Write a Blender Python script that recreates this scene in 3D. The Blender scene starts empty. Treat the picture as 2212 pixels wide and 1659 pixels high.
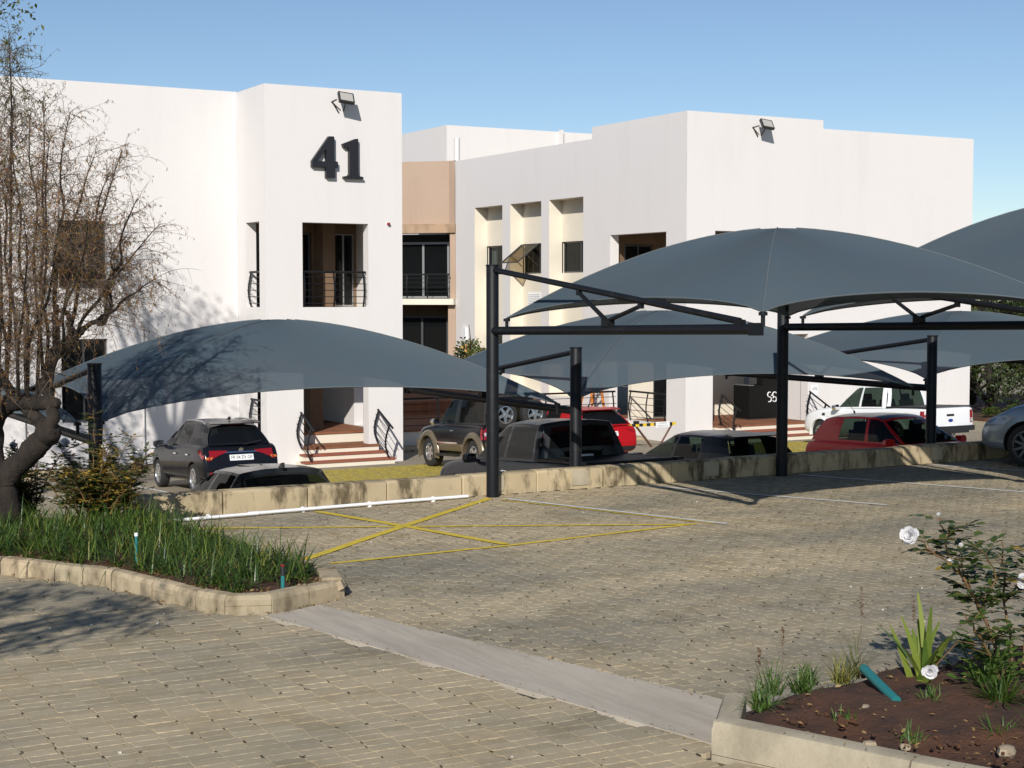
import bpy, bmesh, math, random
from mathutils import Vector, Matrix
from mathutils.bvhtree import BVHTree
from mathutils import noise as mnoise
R = math.radians
V = Vector
scene = bpy.context.scene
COL = scene.collection

# ------------------------------------------------------------------ camera, sky, sun, exposure
# world X runs along the office facade, world Y runs from the car park towards it
cam_d = bpy.data.cameras.new("camera")
cam = bpy.data.objects.new("camera", cam_d)
COL.objects.link(cam)
scene.camera = cam
cam.location = (0, 0, 2.6)
cam.rotation_euler = (R(90) - math.atan(189.5 / 3350.0), 0, R(-29.6))
cam_d.sensor_width = 36.0
cam_d.lens = 36.0 * 3350.0 / 2212.0
cam_d.clip_end = 5000

SUN_DIR = V((2.59, 3.33, -2.35)).normalized()          # the way the light travels
world = bpy.data.worlds.new("World")
scene.world = world
world.use_nodes = True
wn = world.node_tree
bg = wn.nodes["Background"]
sky = wn.nodes.new("ShaderNodeTexSky")
sky.sky_type = 'NISHITA'
sky.sun_disc = False
sky.sun_elevation = math.asin(-SUN_DIR.z)
sky.sun_rotation = math.atan2(-SUN_DIR.x, -SUN_DIR.y)
sky.altitude = 1500
sky.air_density = 1.0
sky.dust_density = 0.45
sky.ozone_density = 2.6
wn.links.new(sky.outputs[0], bg.inputs[0])
bg.inputs[1].default_value = 0.096
sun_d = bpy.data.lights.new("sun", 'SUN')
sun = bpy.data.objects.new("sun", sun_d)
COL.objects.link(sun)
sun_d.energy = 4.8
sun_d.angle = R(0.55)
sun_d.color = (1.0, 0.955, 0.89)
sun.rotation_euler = SUN_DIR.to_track_quat('-Z', 'Y').to_euler()
sun.location = (-20, -30, 30)
scene.view_settings.view_transform = 'Standard'
scene.view_settings.look = 'None'
scene.view_settings.exposure = 0.0
scene.view_settings.gamma = 1.0
scene.view_settings.use_curve_mapping = False
try:
    scene.cycles.transparent_max_bounces = 16
    scene.cycles.diffuse_bounces = 2
except Exception:
    pass

# ------------------------------------------------------------------ helpers
def link(o):
    COL.objects.link(o)
    return o

def tag(o, label=None, cat=None, group=None, kind=None):
    if label: o["label"] = label
    if cat: o["category"] = cat
    if group: o["group"] = group
    if kind: o["kind"] = kind
    return o

def thing(name, label, cat, loc=(0, 0, 0), rz=0.0, group=None):
    o = bpy.data.objects.new(name, None)
    o.empty_display_size = 0.2
    link(o)
    o.location = loc
    o.rotation_euler = (0, 0, rz)
    return tag(o, label, cat, group)

def emat(e):
    return Matrix.Translation(V(e.location)) @ e.rotation_euler.to_matrix().to_4x4()

def wmat(o):
    m = o.matrix_basis.copy() if o.type != 'EMPTY' else emat(o)
    if o.parent:
        m = wmat(o.parent) @ o.matrix_parent_inverse @ m
    return m

class MB:
    """collects faces, builds them as ONE mesh object"""
    def __init__(s):
        s.v = []; s.f = []; s.m = []
    def pt(s, p):
        s.v.append(tuple(p)); return len(s.v) - 1
    def poly(s, pts, m=0):
        b = len(s.v)
        s.v.extend(tuple(p) for p in pts)
        s.f.append(tuple(range(b, b + len(pts)))); s.m.append(m)
        return s
    def box(s, x0, x1, y0, y1, z0, z1, m=0):
        b = len(s.v)
        s.v += [(x0,y0,z0),(x1,y0,z0),(x1,y1,z0),(x0,y1,z0),(x0,y0,z1),(x1,y0,z1),(x1,y1,z1),(x0,y1,z1)]
        for q in ((0,3,2,1),(4,5,6,7),(0,1,5,4),(1,2,6,5),(2,3,7,6),(3,0,4,7)):
            s.f.append(tuple(b + i for i in q)); s.m.append(m)
        return s
    def obox(s, M, sx, sy, sz, m=0):
        """box of full size sx,sy,sz centred on matrix M"""
        b = len(s.v)
        for z in (-.5, .5):
            for (x, y) in ((-.5,-.5),(.5,-.5),(.5,.5),(-.5,.5)):
                s.v.append(tuple(M @ V((x*sx, y*sy, z*sz))))
        for q in ((0,3,2,1),(4,5,6,7),(0,1,5,4),(1,2,6,5),(2,3,7,6),(3,0,4,7)):
            s.f.append(tuple(b + i for i in q)); s.m.append(m)
        return s
    def bar(s, a, b, w, h, m=0, up=V((0, 0, 1))):
        a = V(a); b = V(b); d = (b - a)
        L = d.length; d.normalize()
        if abs(d.dot(up)) > .98: up = V((0, 1, 0))
        x = d.cross(up).normalized(); z = x.cross(d).normalized()
        M = Matrix((x, d, z)).transposed().to_4x4(); M.translation = (a + b) / 2
        return s.obox(M, w, L, h, m)
    def tube(s, pts, r, n=8, caps=True, m=0):
        pts = [V(p) for p in pts]
        k = len(pts)
        rr = r if isinstance(r, (list, tuple)) else [r] * k
        t = (pts[1] - pts[0]).normalized()
        a = V((0, 0, 1)) if abs(t.z) < .9 else V((1, 0, 0))
        x = t.cross(a).normalized()
        b0 = len(s.v)
        for i, p in enumerate(pts):
            if i == 0: t = (pts[1] - p)
            elif i == k - 1: t = (p - pts[i-1])
            else: t = (pts[i+1] - pts[i-1])
            if t.length < 1e-9: t = V((0, 0, 1))
            t.normalize()
            x = x - t * x.dot(t)
            if x.length < 1e-6: x = t.orthogonal()
            x.normalize(); y = t.cross(x)
            for j in range(n):
                c = 2 * math.pi * j / n
                s.v.append(tuple(p + (x * math.cos(c) + y * math.sin(c)) * rr[i]))
        for i in range(k - 1):
            for j in range(n):
                j2 = (j + 1) % n
                s.f.append((b0+i*n+j, b0+i*n+j2, b0+(i+1)*n+j2, b0+(i+1)*n+j)); s.m.append(m)
        if caps:
            s.f.append(tuple(b0 + j for j in reversed(range(n)))); s.m.append(m)
            s.f.append(tuple(b0 + (k-1)*n + j for j in range(n))); s.m.append(m)
        return s
    def prism(s, poly, fn, d0, d1, m=0):
        """poly: 2-D outline, fn(a, b, d) -> point; extruded d0..d1"""
        n = len(poly); b = len(s.v)
        for d in (d0, d1):
            for (a, c) in poly: s.v.append(tuple(fn(a, c, d)))
        s.f.append(tuple(b + i for i in reversed(range(n)))); s.m.append(m)
        s.f.append(tuple(b + n + i for i in range(n))); s.m.append(m)
        for i in range(n):
            j = (i + 1) % n
            s.f.append((b+i, b+j, b+n+j, b+n+i)); s.m.append(m)
        return s
    def grid(s, rows, m=0, closed=False):
        b = len(s.v); h = len(rows); w = len(rows[0])
        for r in rows:
            s.v += [tuple(p) for p in r]
        for i in range(h - 1):
            for j in range(w if closed else w - 1):
                j2 = (j + 1) % w
                s.f.append((b+i*w+j, b+i*w+j2, b+(i+1)*w+j2, b+(i+1)*w+j)); s.m.append(m)
        return s
    def lathe(s, prof, n, M=Matrix(), m=0):
        """prof: list of (radius, height) about local z of M"""
        rows = []
        for (r, h) in prof:
            rows.append([M @ V((r*math.cos(2*math.pi*j/n), r*math.sin(2*math.pi*j/n), h)) for j in range(n)])
        return s.grid(rows, m, True)
    def build(s, name, mats, parent=None, local=False, smooth=None, fixn=False):
        me = bpy.data.meshes.new(name)
        me.from_pydata(s.v, [], s.f)
        mats = mats if isinstance(mats, (list, tuple)) else [mats]
        for q in mats: me.materials.append(q)
        if len(mats) > 1:
            me.polygons.foreach_set("material_index", s.m)
        if fixn:
            b = bmesh.new(); b.from_mesh(me)
            bmesh.ops.recalc_face_normals(b, faces=b.faces)
            b.to_mesh(me); b.free()
        if smooth is not None:
            me.polygons.foreach_set("use_smooth", [True] * len(me.polygons))
            if smooth < 180: me.set_sharp_from_angle(angle=R(smooth))
        me.update()
        o = bpy.data.objects.new(name, me); link(o)
        if parent:
            o.parent = parent
            if not local:
                o.matrix_parent_inverse = wmat(parent).inverted()
        return o

def copy_obj(o, parent=None):
    c = o.copy(); link(c)
    if parent: c.parent = parent
    return c

def copy_tree(o, parent=None, kids=None):
    c = o.copy(); link(c); c.parent = parent
    for ch in [q for q in bpy.data.objects if q.parent == o]:
        copy_tree(ch, c)
    return c

# ------------------------------------------------------------------ materials
MATS = {}
def nodes(name):
    m = bpy.data.materials.new(name); m.use_nodes = True
    nt = m.node_tree
    return m, nt, nt.nodes["Principled BSDF"], nt.nodes["Material Output"]

def add(nt, typ, **kw):
    n = nt.nodes.new(typ)
    for k, v in kw.items(): setattr(n, k, v)
    return n

def noise_fac(nt, scale, detail=5, stretch=(1, 1, 1), rough=.55, lo=.3, hi=.7):
    g = add(nt, "ShaderNodeNewGeometry")
    mp = add(nt, "ShaderNodeMapping"); mp.inputs["Scale"].default_value = stretch
    nt.links.new(g.outputs["Position"], mp.inputs[0])
    n = add(nt, "ShaderNodeTexNoise")
    n.inputs["Scale"].default_value = scale; n.inputs["Detail"].default_value = detail
    n.inputs["Roughness"].default_value = rough
    nt.links.new(mp.outputs[0], n.inputs["Vector"])
    mr = add(nt, "ShaderNodeMapRange"); mr.clamp = True
    mr.inputs[1].default_value = lo; mr.inputs[2].default_value = hi
    nt.links.new(n.outputs[0], mr.inputs[0])
    return mr.outputs[0]

def mixc(nt, fac, a, b, mode='MIX'):
    n = add(nt, "ShaderNodeMix", data_type='RGBA', blend_type=mode)
    for i, q in ((0, fac), (6, a), (7, b)):
        if isinstance(q, bpy.types.NodeSocket): nt.links.new(q, n.inputs[i])
        elif i == 0: n.inputs[0].default_value = q
        else: n.inputs[i].default_value = (*q, 1) if len(q) == 3 else q
    return n.outputs[2]

def bump(nt, p, fac, strength, dist=.02):
    b = add(nt, "ShaderNodeBump"); b.inputs["Strength"].default_value = strength
    b.inputs["Distance"].default_value = dist
    nt.links.new(fac, b.inputs["Height"]); nt.links.new(b.outputs[0], p.inputs["Normal"])

def mat(name, c, rough=.7, metal=0., c2=None, vs=2., bs=0, bstr=.3, coat=0., spec=.5, stretch=(1,1,1), lo=.3, hi=.7, island=0., fine=0.):
    if name in MATS: return MATS[name]
    m, nt, p, out = nodes(name)
    p.inputs["Roughness"].default_value = rough
    p.inputs["Metallic"].default_value = metal
    p.inputs["Specular IOR Level"].default_value = spec
    p.inputs["Coat Weight"].default_value = coat
    p.inputs["Coat Roughness"].default_value = .05
    col = None
    if c2:
        col = mixc(nt, noise_fac(nt, vs, 6, stretch, lo=lo, hi=hi), c, c2)
    if fine:
        f = noise_fac(nt, 60, 3, lo=.25, hi=.75)
        a = mixc(nt, f, (1-fine,)*3, (1+fine,)*3)
        col = mixc(nt, 1.0, col if col else c, a, 'MULTIPLY')
    if island:
        g = add(nt, "ShaderNodeNewGeometry"); oi = add(nt, "ShaderNodeObjectInfo")
        ad = add(nt, "ShaderNodeMath", operation='ADD')
        nt.links.new(g.outputs["Random Per Island"], ad.inputs[0]); nt.links.new(oi.outputs["Random"], ad.inputs[1])
        fr = add(nt, "ShaderNodeMath", operation='FRACT'); nt.links.new(ad.outputs[0], fr.inputs[0])
        a = mixc(nt, fr.outputs[0], (1-island,)*3, (1+island,)*3)
        col = mixc(nt, 1.0, col if col else c, a, 'MULTIPLY')
    if col: nt.links.new(col, p.inputs["Base Color"])
    else: p.inputs["Base Color"].default_value = (*c, 1)
    if bs: bump(nt, p, noise_fac(nt, bs, 6, lo=0, hi=1), bstr)
    MATS[name] = m
    return m

def leafmat(name, c, c2, trans=.25, rough=.5):
    if name in MATS: return MATS[name]
    m, nt, p, out = nodes(name)
    g = add(nt, "ShaderNodeNewGeometry")
    col = mixc(nt, g.outputs["Random Per Island"], c, c2)
    nt.links.new(col, p.inputs["Base Color"])
    p.inputs["Roughness"].default_value = rough
    t = add(nt, "ShaderNodeBsdfTranslucent"); nt.links.new(col, t.inputs[0])
    mx = add(nt, "ShaderNodeMixShader"); mx.inputs[0].default_value = trans
    nt.links.new(p.outputs[0], mx.inputs[1]); nt.links.new(t.outputs[0], mx.inputs[2])
    nt.links.new(mx.outputs[0], out.inputs[0])
    MATS[name] = m
    return m

def glassmat(name, tint=(.25, .28, .27), see=.55, base=(.01, .012, .013), rough=.03):
    if name in MATS: return MATS[name]
    m, nt, p, out = nodes(name)
    p.inputs["Base Color"].default_value = (*base, 1)
    p.inputs["Roughness"].default_value = rough
    p.inputs["Specular IOR Level"].default_value = .38
    t = add(nt, "ShaderNodeBsdfTransparent"); t.inputs[0].default_value = (*tint, 1)
    mx = add(nt, "ShaderNodeMixShader"); mx.inputs[0].default_value = see
    nt.links.new(p.outputs[0], mx.inputs[1]); nt.links.new(t.outputs[0], mx.inputs[2])
    nt.links.new(mx.outputs[0], out.inputs[0])
    MATS[name] = m
    return m

def streaked(name, c, dark, vs, stretch, amount=1., lo=.45, hi=.75, c3=None):
    """plaster or concrete with run-down stains"""
    m, nt, p, out = nodes(name)
    p.inputs["Roughness"].default_value = .85
    p.inputs["Specular IOR Level"].default_value = .2
    f = noise_fac(nt, vs, 7, stretch, .65, lo, hi)
    if amount < 1:
        mu = add(nt, "ShaderNodeMath", operation='MULTIPLY'); mu.inputs[1].default_value = amount
        nt.links.new(f, mu.inputs[0]); f = mu.outputs[0]
    base = c
    if c3: base = mixc(nt, noise_fac(nt, .9, 4, lo=.35, hi=.65), c, c3)
    col = mixc(nt, f, base, dark)
    a = mixc(nt, noise_fac(nt, 45, 3, lo=.2, hi=.8), (.93,)*3, (1.05,)*3)
    col = mixc(nt, 1., col, a, 'MULTIPLY')
    nt.links.new(col, p.inputs["Base Color"])
    bump(nt, p, noise_fac(nt, 70, 5, lo=0, hi=1), .25, .01)
    MATS[name] = m
    return m

WHITE = streaked("white_plaster", (.715, .685, .665), (.57, .54, .51), 1.1, (1, 1, .18), .35, .5, .85)
CREAM = mat("cream_plaster", (.72, .64, .50), .85, c2=(.66, .58, .45), vs=1.5, bs=60, bstr=.15)
TAN = streaked("tan_plaster", (.43, .315, .235), (.35, .25, .18), 1.6, (1, 1, .3), .5)
TANDARK = streaked("weathered_tan_plaster", (.42, .29, .19), (.2, .14, .09), 2.2, (1, 1, .6), .9)
CONC = streaked("stained_concrete", (.52, .42, .265), (.10, .078, .045), 4.6, (1, 1, .34), .94, .49, .63, (.40, .32, .20))
CONCTOP = streaked("bare_concrete", (.46, .40, .29), (.20, .17, .12), 3.0, (1, 1, .6), .8, .45, .75, (.38, .33, .24))
KERB = streaked("kerb_concrete", (.47, .375, .245), (.17, .13, .08), 5.0, (1, 1, .5), .88, .47, .66, (.36, .30, .20))
SLAB = streaked("channel_concrete", (.50, .44, .355), (.34, .295, .235), 2.4, (2.6, .35, 1), .8, .4, .7)
STEELBLK = mat("black_painted_steel", (.008, .009, .011), .5, c2=(.02, .02, .02), vs=6, lo=.55, hi=.85, spec=.22)
RAILBLK = mat("black_rail_steel", (.010, .010, .012), .5, spec=.25)
ALU = mat("grey_aluminium", (.10, .105, .11), .4, .6)
SILVERALU = mat("silver_aluminium", (.45, .46, .47), .35, .8)
GLASSDARK = glassmat("dark_window_glass", (.30, .32, .34), .45)
GLASSTINT = glassmat("bronze_window_glass", (.62, .50, .32), .62, (.05, .04, .02))
GLASSCAR = glassmat("car_glass", (.34, .42, .36), .62)
GLASSPRIV = glassmat("dark_car_glass", (.10, .11, .11), .45)
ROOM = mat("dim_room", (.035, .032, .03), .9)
BLIND = mat("window_blind", (.38, .36, .32), .9, c2=(.30, .29, .26), vs=8, stretch=(1, 1, 6))
CURTAIN = mat("blue_curtain", (.03, .06, .13), .9)
YELLOW = None
BRICK = None
SOIL = mat("red_soil", (.105, .042, .018), .95, c2=(.035, .016, .009), vs=4, bs=30, bstr=1.0)
STONE = mat("pale_stone", (.42, .33, .22), .9, c2=(.25, .2, .14), vs=9, bs=30, bstr=.5)
PVC = mat("white_pvc", (.82, .82, .82), .4)
TEAL = mat("teal_plastic", (.02, .17, .17), .4)
BARK = mat("rough_bark", (.034, .024, .017), .95, c2=(.012, .009, .007), vs=14, bs=40, bstr=.9, stretch=(1, 1, .35))
TWIG = mat("grey_brown_twig", (.17, .125, .09), .9, c2=(.10, .07, .05), vs=6)
RUBBER = mat("tyre_rubber", (.018, .018, .018), .85)
PLASTIC = mat("black_trim_plastic", (.018, .018, .019), .55)
DARKIN = mat("car_interior", (.014, .014, .015), .9)
CHROME = mat("chrome", (.75, .76, .77), .12, 1.0)
ALLOY = mat("alloy_rim", (.58, .59, .60), .25, .9)
REDLENS = mat("red_lens", (.24, .005, .008), .08, coat=.6)
CLEARLENS = mat("clear_lens", (.55, .56, .58), .06, .3, coat=.8)
AMBER = mat("amber_lens", (.55, .16, .02), .1, coat=.6)
PLATE = mat("number_plate", (.78, .79, .80), .4)
INK = mat("black_ink", (.012, .012, .014), .6)
PAPER = mat("white_sign", (.80, .80, .80), .5)
HEADLAMP = CLEARLENS

def net_material():
    m, nt, p, out = nodes("shade_net")
    g = add(nt, "ShaderNodeNewGeometry")
    w = add(nt, "ShaderNodeTexWave"); w.inputs["Scale"].default_value = 22; w.inputs["Distortion"].default_value = 1.5
    w.inputs["Detail"].default_value = 3
    w.bands_direction = 'Y'
    nt.links.new(g.outputs["Position"], w.inputs["Vector"])
    col = mixc(nt, w.outputs[1], (.070, .100, .122), (.082, .114, .138))
    col = mixc(nt, noise_fac(nt, .8, 5, lo=.35, hi=.8), col, (.092, .108, .120))
    a = mixc(nt, noise_fac(nt, 180, 2, lo=.25, hi=.75), (.86,)*3, (1.14,)*3)
    col = mixc(nt, 1., col, a, 'MULTIPLY')
    d = add(nt, "ShaderNodeBsdfDiffuse"); nt.links.new(col, d.inputs[0])
    t = add(nt, "ShaderNodeBsdfTransparent")
    mx = add(nt, "ShaderNodeMixShader"); mx.inputs[0].default_value = .03
    nt.links.new(d.outputs[0], mx.inputs[1]); nt.links.new(t.outputs[0], mx.inputs[2])
    nt.links.new(mx.outputs[0], out.inputs[0])
    return m
NET = net_material()
SEAM = mat("net_seam", (.10, .12, .13), .9)

def paint(name, c, metal=.35, rough=.28, coat=.28, spec=.35):
    return mat(name, c, rough, metal, coat=coat, spec=spec)

def paver_sheet_material(name, bw, bh, c, c2, mortar, scale_noise=.25, msize=.012):
    """paving too far off or out of view to be laid stone by stone"""
    m, nt, p, out = nodes(name)
    p.inputs["Roughness"].default_value = .85; p.inputs["Specular IOR Level"].default_value = .25
    g = add(nt, "ShaderNodeNewGeometry")
    b = add(nt, "ShaderNodeTexBrick"); b.offset = .5
    b.inputs["Scale"].default_value = 1.0
    b.inputs["Brick Width"].default_value = bw; b.inputs["Row Height"].default_value = bh
    b.inputs["Mortar Size"].default_value = msize * bh / .112; b.inputs["Mortar Smooth"].default_value = .3
    b.inputs["Color1"].default_value = (*c, 1); b.inputs["Color2"].default_value = (*c2, 1)
    b.inputs["Mortar"].default_value = (*mortar, 1)
    nt.links.new(g.outputs["Position"], b.inputs["Vector"])
    col = mixc(nt, noise_fac(nt, scale_noise, 6, lo=.35, hi=.7), (1.08, 1.06, 1.0), (.72, .73, .75))
    col = mixc(nt, 1., b.outputs[0], col, 'MULTIPLY')
    a = mixc(nt, noise_fac(nt, 25, 4, lo=.2, hi=.8), (.86,)*3, (1.12,)*3)
    col = mixc(nt, 1., col, a, 'MULTIPLY')
    nt.links.new(col, p.inputs["Base Color"])
    MATS[name] = m
    return m

def worn_paint(name, c, under=None, cut=.52):
    """road paint, worn through to the paving in patches"""
    m, nt, p, out = nodes(name)
    p.inputs["Roughness"].default_value = .8
    col = mixc(nt, noise_fac(nt, 14, 4, lo=.35, hi=.75), c, tuple(q*.72 for q in c))
    nt.links.new(col, p.inputs["Base Color"])
    f = noise_fac(nt, 11, 8, rough=.75, lo=cut, hi=cut + .16)
    t = add(nt, "ShaderNodeBsdfTransparent")
    mx = add(nt, "ShaderNodeMixShader")
    nt.links.new(f, mx.inputs[0]); nt.links.new(p.outputs[0], mx.inputs[1]); nt.links.new(t.outputs[0], mx.inputs[2])
    nt.links.new(mx.outputs[0], out.inputs[0])
    MATS[name] = m
    return m
YPAINT = worn_paint("worn_yellow_paint", (.72, .53, .045), cut=.60)
WPAINT = worn_paint("worn_white_paint", (.70, .68, .64), cut=.57)
YFAINT = worn_paint("faded_yellow_paint", (.58, .45, .06), cut=.47)
LOWPAVE = paver_sheet_material("lower_paving", .225, .1125, (.40, .34, .25), (.35, .30, .22), (.22, .19, .14), .2)
UPPAVE = paver_sheet_material("upper_paving_sheet", .225, .1125, (.40, .345, .25), (.35, .30, .22), (.18, .155, .115), .2)
BRICKPAVE = paver_sheet_material("red_brick_paving", .22, .075, (.31, .125, .06), (.24, .09, .045), (.2, .13, .09), .6)
BRICKEDGE = mat("red_brick_nosing", (.33, .10, .055), .85, c2=(.24, .075, .045), vs=12, bs=40, bstr=.3)

def paver_material():
    m, nt, p, out = nodes("grey_brown_paver")
    p.inputs["Roughness"].default_value = .85; p.inputs["Specular IOR Level"].default_value = .25
    g = add(nt, "ShaderNodeNewGeometry"); oi = add(nt, "ShaderNodeObjectInfo")
    ad = add(nt, "ShaderNodeMath", operation='ADD')
    nt.links.new(g.outputs["Random Per Island"], ad.inputs[0]); nt.links.new(oi.outputs["Random"], ad.inputs[1])
    fr = add(nt, "ShaderNodeMath", operation='FRACT'); nt.links.new(ad.outputs[0], fr.inputs[0])
    col = mixc(nt, fr.outputs[0], (.340, .292, .208), (.410, .352, .256))
    # broad grey tyre-worn and sandy patches
    pat = mixc(nt, noise_fac(nt, .38, 5, (.45, 1.1, 1), .6, .42, .60), (1.12, 1.07, .97), (.66, .69, .72))
    col = mixc(nt, 1., col, pat, 'MULTIPLY')
    pat = mixc(nt, noise_fac(nt, 1.6, 6, (1, 1, 1), .65, .5, .75), (1.0, 1.0, 1.0), (.80, .76, .68))
    col = mixc(nt, 1., col, pat, 'MULTIPLY')
    a = mixc(nt, noise_fac(nt, 90, 4, lo=.2, hi=.8), (.80,)*3, (1.18,)*3)
    col = mixc(nt, 1., col, a, 'MULTIPLY')
    nt.links.new(col, p.inputs["Base Color"])
    bump(nt, p, noise_fac(nt, 130, 4, lo=0, hi=1), .35, .01)
    return m
PAVER = paver_material()
SAND = mat("joint_sand", (.17, .14, .09), .95, c2=(.03, .025, .018), vs=9, bs=50, bstr=.5, lo=.40, hi=.58)
# ------------------------------------------------------------------ the setting: ground, car park levels
rng = random.Random(7)
def lot_z(y):                                   # the lower car park falls gently towards the offices
    return -1.0 - .05 * (min(max(y, 18.0), 40.2) - 18.0)

def inside(p, poly):
    x, y = p; c = False; n = len(poly)
    for i in range(n):
        x1, y1 = poly[i]; x2, y2 = poly[(i+1) % n]
        if (y1 > y) != (y2 > y) and x < (x2-x1)*(y-y1)/(y2-y1) + x1: c = not c
    return c

far = MB(); far.poly([(-1500,-1500,-4.2),(1500,-1500,-4.2),(1500,2500,-4.2),(-1500,2500,-4.2)])
tag(far.build("ground", mat("dry_ground", (.16, .13, .08), .95, c2=(.10, .10, .05), vs=.05)), kind="structure")

BED_L = [(-1.6,17.55),(1.2,16.3),(2.95,14.9),(3.68,13.74),(4.02,12.40),(4.16,12.08),(4.52,11.95),(5.31,12.28),(5.54,13.0),(5.42,14.2),(5.30,15.6),(5.16,17.0),(4.92,17.62)]
BED_R = [(5.25,6.97),(5.70,7.47),(6.5,7.75),(8.6,7.9),(11.5,7.3),(11.5,2.0),(7.2,2.4),(5.68,5.85)]
CHAN = [(4.42,11.90),(4.98,12.08),(6.13,7.63),(5.52,6.58)]

# upper level sheet (bedding sand under the pavers, printed paving beyond them)
up = MB()
up.poly([(-120,-120,-.03),(160,-120,-.03),(160,17.74,-.03),(4.9,17.74,-.03),(4.9,17.62,-.03),(-1.6,17.55,-.03),(-120,17.55,-.03)])
UPPER = tag(up.build("upper_car_park", SAND), kind="structure")

# zigzag pavers: stacked rows on the camera's side of the drain channel, rows running to the wall beyond it
PL, PW = .196, .108
def paver_mesh(seed, turn, n=4):
    r = random.Random(seed)
    a = .0042 if not turn else .0075; g = .0026
    xs = [-PL/2 + k*PL/n for k in range(n+1)]
    xs[0] += g; xs[-1] -= g
    off = [(-a if k % 2 == 0 else a) for k in range(n+1)]
    out = [(x, -PW/2 + g + o) for x, o in zip(xs, off)] + [(x, PW/2 - g + o) for x, o in reversed(list(zip(xs, off)))]
    top = [(x*.978, y*.955) for x, y in out]
    tx, ty = r.uniform(-.012, .012), r.uniform(-.014, .014)
    v = [(x, y, -.030) for x, y in out] + [(x, y, -.0028) for x, y in out] + [(x, y, x*tx + y*ty) for x, y in top]
    if turn: v = [(-y, x, z) for x, y, z in v]
    m = len(out); f = [tuple(range(2*m, 3*m))]
    for i in range(m):
        j = (i+1) % m
        f.append((i, j, m+j, m+i)); f.append((m+i, m+j, 2*m+j, 2*m+i))
    return v, f

FWD = V((math.cos(R(60.4)), math.sin(R(60.4)))); RGT = V((FWD.y, -FWD.x))
cA, cB = V(CHAN[0]), V(CHAN[3])
def near_side(x, y): return (cB.x-cA.x)*(y-cA.y) - (cB.y-cA.y)*(x-cA.x) < 0
spots = []
def lay(x, y, turn):
    d = x*FWD.x + y*FWD.y; r = x*RGT.x + y*RGT.y
    if d < 7.4 or abs(r) > d*.43 + 1.0 or y > 17.64: return
    if near_side(x, y) == turn: return
    if inside((x, y), BED_L) or inside((x, y), BED_R) or inside((x, y), CHAN): return
    spots.append((d, abs(r)/d, x, y, turn))
for iy in range(int(2/PW), int(17.68/PW)+1):
    for ix in range(int(-8/PL), int(27/PL)):
        lay((ix + .07*(iy % 2)) * PL, (iy + .5) * PW, False)
for ix in range(int(-8/PW), int(27/PW)):
    for iy in range(int(2/PL), int(17.68/PL)+1):
        lay((ix + .5) * PW, (iy + .5*(ix % 2)) * PL, True)
spots.sort()
near = [s for s in spots if s[0] > 8.35 and s[1] < .325][:300]
nearset = set(near)
protos = {}
for turn in (False, True):
    protos[turn] = []
    for k in range(4):
        v, f = paver_mesh(k, turn)
        me = bpy.data.meshes.new("paver"); me.from_pydata(v, [], f); me.materials.append(PAVER); protos[turn].append(me)
for s in near:
    o = bpy.data.objects.new("paver", rng.choice(protos[s[4]])); link(o); o.parent = UPPER
    o.location = (s[2] + rng.uniform(-.0015,.0015), s[3] + rng.uniform(-.0015,.0015), rng.uniform(-.003, .001))
    o.rotation_euler = (0, 0, rng.choice((0, math.pi)))
fieldv, fieldf = [], []
tpl = {turn: [paver_mesh(k, turn) for k in range(6)] for turn in (False, True)}
for s in spots:
    if s in nearset: continue
    v, f = rng.choice(tpl[s[4]])
    b = len(fieldv); c = rng.choice((1, -1)); dz = rng.uniform(-.0045, .0015)
    fieldv += [(s[2] + c*p[0], s[3] + c*p[1], p[2] + dz) for p in v]
    fieldf += [tuple(b + i for i in q) for q in f]
me = bpy.data.meshes.new("paver_field"); me.from_pydata(fieldv, [], fieldf); me.materials.append(PAVER)
o = bpy.data.objects.new("paver_field", me); link(o); o.parent = UPPER; o["kind"] = "stuff"
# flat dark flecks painting the gap shadows where paver ends meet
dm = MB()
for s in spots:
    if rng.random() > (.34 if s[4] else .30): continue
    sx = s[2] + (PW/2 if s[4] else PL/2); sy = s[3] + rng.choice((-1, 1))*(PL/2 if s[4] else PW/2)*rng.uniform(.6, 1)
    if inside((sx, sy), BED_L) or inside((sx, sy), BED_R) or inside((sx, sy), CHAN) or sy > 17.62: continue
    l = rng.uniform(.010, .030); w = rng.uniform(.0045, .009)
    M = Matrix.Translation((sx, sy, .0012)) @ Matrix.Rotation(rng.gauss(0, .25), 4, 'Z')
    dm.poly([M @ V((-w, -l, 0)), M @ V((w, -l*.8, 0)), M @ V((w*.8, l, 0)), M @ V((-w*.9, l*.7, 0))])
q = dm.build("joint_shade", mat("joint_shade", (.035, .029, .018), .95, c2=(.10, .075, .03), vs=4), UPPER); q["kind"] = "stuff"
# beyond the laid pavers the same paving goes on as a sheet
sh = MB()
def wedge(d, s): 
    p = FWD*d + RGT*s*(d*.43 + 1.0); return (p.x, p.y)
a0, a1, b0, b1 = wedge(7.3, -1), wedge(7.3, 1), wedge(40, -1), wedge(40, 1)
for poly in ([(-120,-120),(160,-120),(160,-.4),(a1[0],-.4),(a0[0],-.4),(-120,-.4)],):
    sh.poly([(x, y, -.012) for x, y in poly])
sh.poly([(-120,-.4,-.012),(a0[0],-.4,-.012),(a0[0],a0[1],-.012),(-1.6,17.5,-.012),(-120,17.5,-.012)])
sh.poly([(a0[0],-.4,-.012),(a1[0],-.4,-.012),(a1[0],a1[1],-.012),(a0[0],a0[1],-.012)])
tag(sh.build("outer_paving", UPPAVE), kind="structure")
sh = MB(); k = (17.7 - a1[1]) / (b1[1] - a1[1]); ex = a1[0] + (b1[0]-a1[0])*k
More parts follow.
